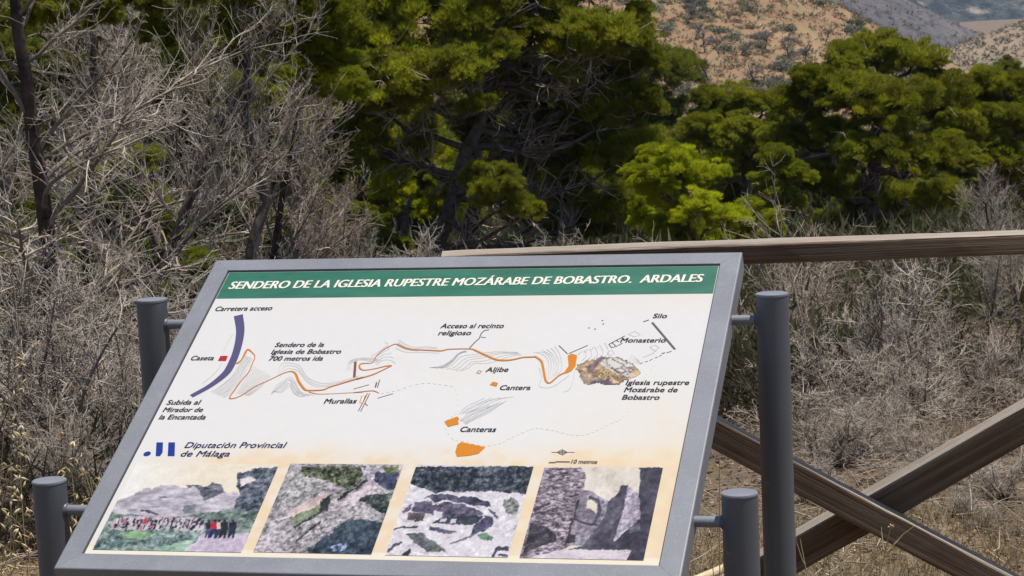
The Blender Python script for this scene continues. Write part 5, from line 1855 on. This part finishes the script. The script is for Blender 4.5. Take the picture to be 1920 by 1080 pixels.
# smaller tufts, uncountable, hillside and ridges
B, Tp, W, C = [], [], [], []
for rd, nn, (ya, yb_), (xa, xb), sc_ in [(HILL, 4600, (205, 322), (1050, 1800), 1.0), (RTAN, 1500, (400, 522), (1650, 2000), 1.7), (RGREY, 1600, (640, 905), (1480, 1990), 2.2)]:
    Yv = g.uniform(ya, yb_, nn)
    Xv = g.uniform(xa - 960, xb - 960, nn) / FPX * Yv
    Zv = ridge_z(rd, Xv, Yv)
    for x_, y_, z_ in zip(Xv, Yv, Zv):
        s_ = sc_ * g.uniform(.18, .60)
        k = 12
        d = g.normal(size=(k, 3))
        d[:, 2] = np.abs(d[:, 2])
        d /= np.linalg.norm(d, axis=1, keepdims=True)
        p0 = np.array([x_, y_, z_]) + d * s_ * .7
        B.append(p0)
        Tp.append(p0 + (d + g.normal(0, .6, (k, 3))) * s_ * .6)
        W.append(np.full(k, s_ * .55))
        c = np.array([(0.20, 0.18, 0.11), (0.24, 0.20, 0.12), (0.16, 0.155, 0.10), (0.27, 0.20, 0.125)][g.integers(0, 4)])
        C.append(np.repeat(c * g.uniform(.75, 1.2, (k, 1)), 3, 0))
V, F = tris_from(np.concatenate(B), np.concatenate(Tp), np.concatenate(W))
tag(mesh_np('hill_scrub', V, F, M['leaves'], cols=np.concatenate(C)), 'small scrub tufts speckling the far tan and grey slopes', 'scrub', kind='stuff')

# burnt trees standing on the hillside
def burnt_tree(px, py_base, h_px, label, seed, Y=None):
    best = None
    for Y_ in np.linspace(215, 318, 60):
        q = at(px, py_base, Y_)
        e = abs(float(ridge_z(HILL, np.array(q[0]), np.array(q[1]))) - q[2])
        if best is None or e < best[0]: best = (e, Y_, q)
    _, Y_, q = best
    q[2] = float(ridge_z(HILL, np.array(q[0]), np.array(q[1])))
    H = h_px / FPX * Y_
    g = np.random.default_rng(seed)
    t = empty('burnt_tree', q, 0, label, 'burnt tree')
    T = Tubes()
    P = path((0, 0, -.2), (g.normal(0, .2), 0, 1), H * .7, 8, .16, (0, 0, 0), g)
    T.add(P, np.linspace(H * .035, H * .015, 8), 7)
    T.build('trunk', M['char'], t)
    Tt = Tubes()
    for _ in range(9):
        d = np.array([g.normal(0, .7), g.normal(0, .7), .8])
        Q = path(P[g.integers(3, 8)], d, H * g.uniform(.25, .5), 6, .18, (0, 0, .1), g)
        Tb = Tubes()
        Tb.add(Q, np.linspace(H * .014, H * .006, 6), 5)
        Tb.build('branch', M['char'], t)
        for _ in range(26):
            S = path(Q[g.integers(1, 6)], unit(d) + g.normal(0, .8, 3), H * g.uniform(.08, .25), 4, .2, (0, 0, .1), g)
            Tt.add(S, np.array([.006, .005, .004, .003]) * H, 3)
    tag(Tt.build('twigs', M['greytwig'], t), kind='stuff')


for a_ in [(1289, 43, 42, 'burnt tree with thin trunk highest on the left of the hillside', 1), (1304, 72, 32, 'burnt tree with a rounded grey top left on the hillside', 2), (1322, 100, 42, 'burnt tree with a straight dark trunk left of the forked ones', 3),
           (1331, 152, 52, 'largest burnt tree low on the left of the hillside', 4), (1295, 178, 30, 'small burnt tree at the left foot of the hillside', 5), (1388, 104, 34, 'burnt tree with bushy dark base mid hillside', 6),
           (1435, 92, 40, 'burnt tree with bent dark trunk right of mid hillside', 7), (1489, 117, 46, 'burnt tree with twin bent stems on the right of the hillside', 8), (1511, 108, 36, 'burnt tree next to the twin stemmed one', 9),
           (1416, 162, 50, 'pale grey twiggy burnt tree just above the pines', 10), (1549, 76, 30, 'burnt tree dark against the hill above the round pine', 11)]:
    burnt_tree(*a_)

# ------------------------------------------------------------------ haze
bm = bmesh.new()
bmesh.ops.create_cube(bm, size=1)
for v in bm.verts:
    v.co = Vector((v.co.x * 12000, 2450 + v.co.y * 5300, -705 + (v.co.z + .5) * 1250))
m = bpy.data.materials.new('air')
m.use_nodes = True
nt = m.node_tree
nt.nodes.clear()
pv = nt.nodes.new('ShaderNodeVolumePrincipled')
pv.inputs['Color'].default_value = (0.36, 0.50, 1.0, 1)
pv.inputs['Density'].default_value = 0.00008
pv.inputs['Anisotropy'].default_value = 0.0
ou = nt.nodes.new('ShaderNodeOutputMaterial')
nt.links.new(pv.outputs[0], ou.inputs['Volume'])
hz = bm_obj('haze', bm, m)
tag(hz, 'thin blue air haze over the far ridges', kind='stuff')
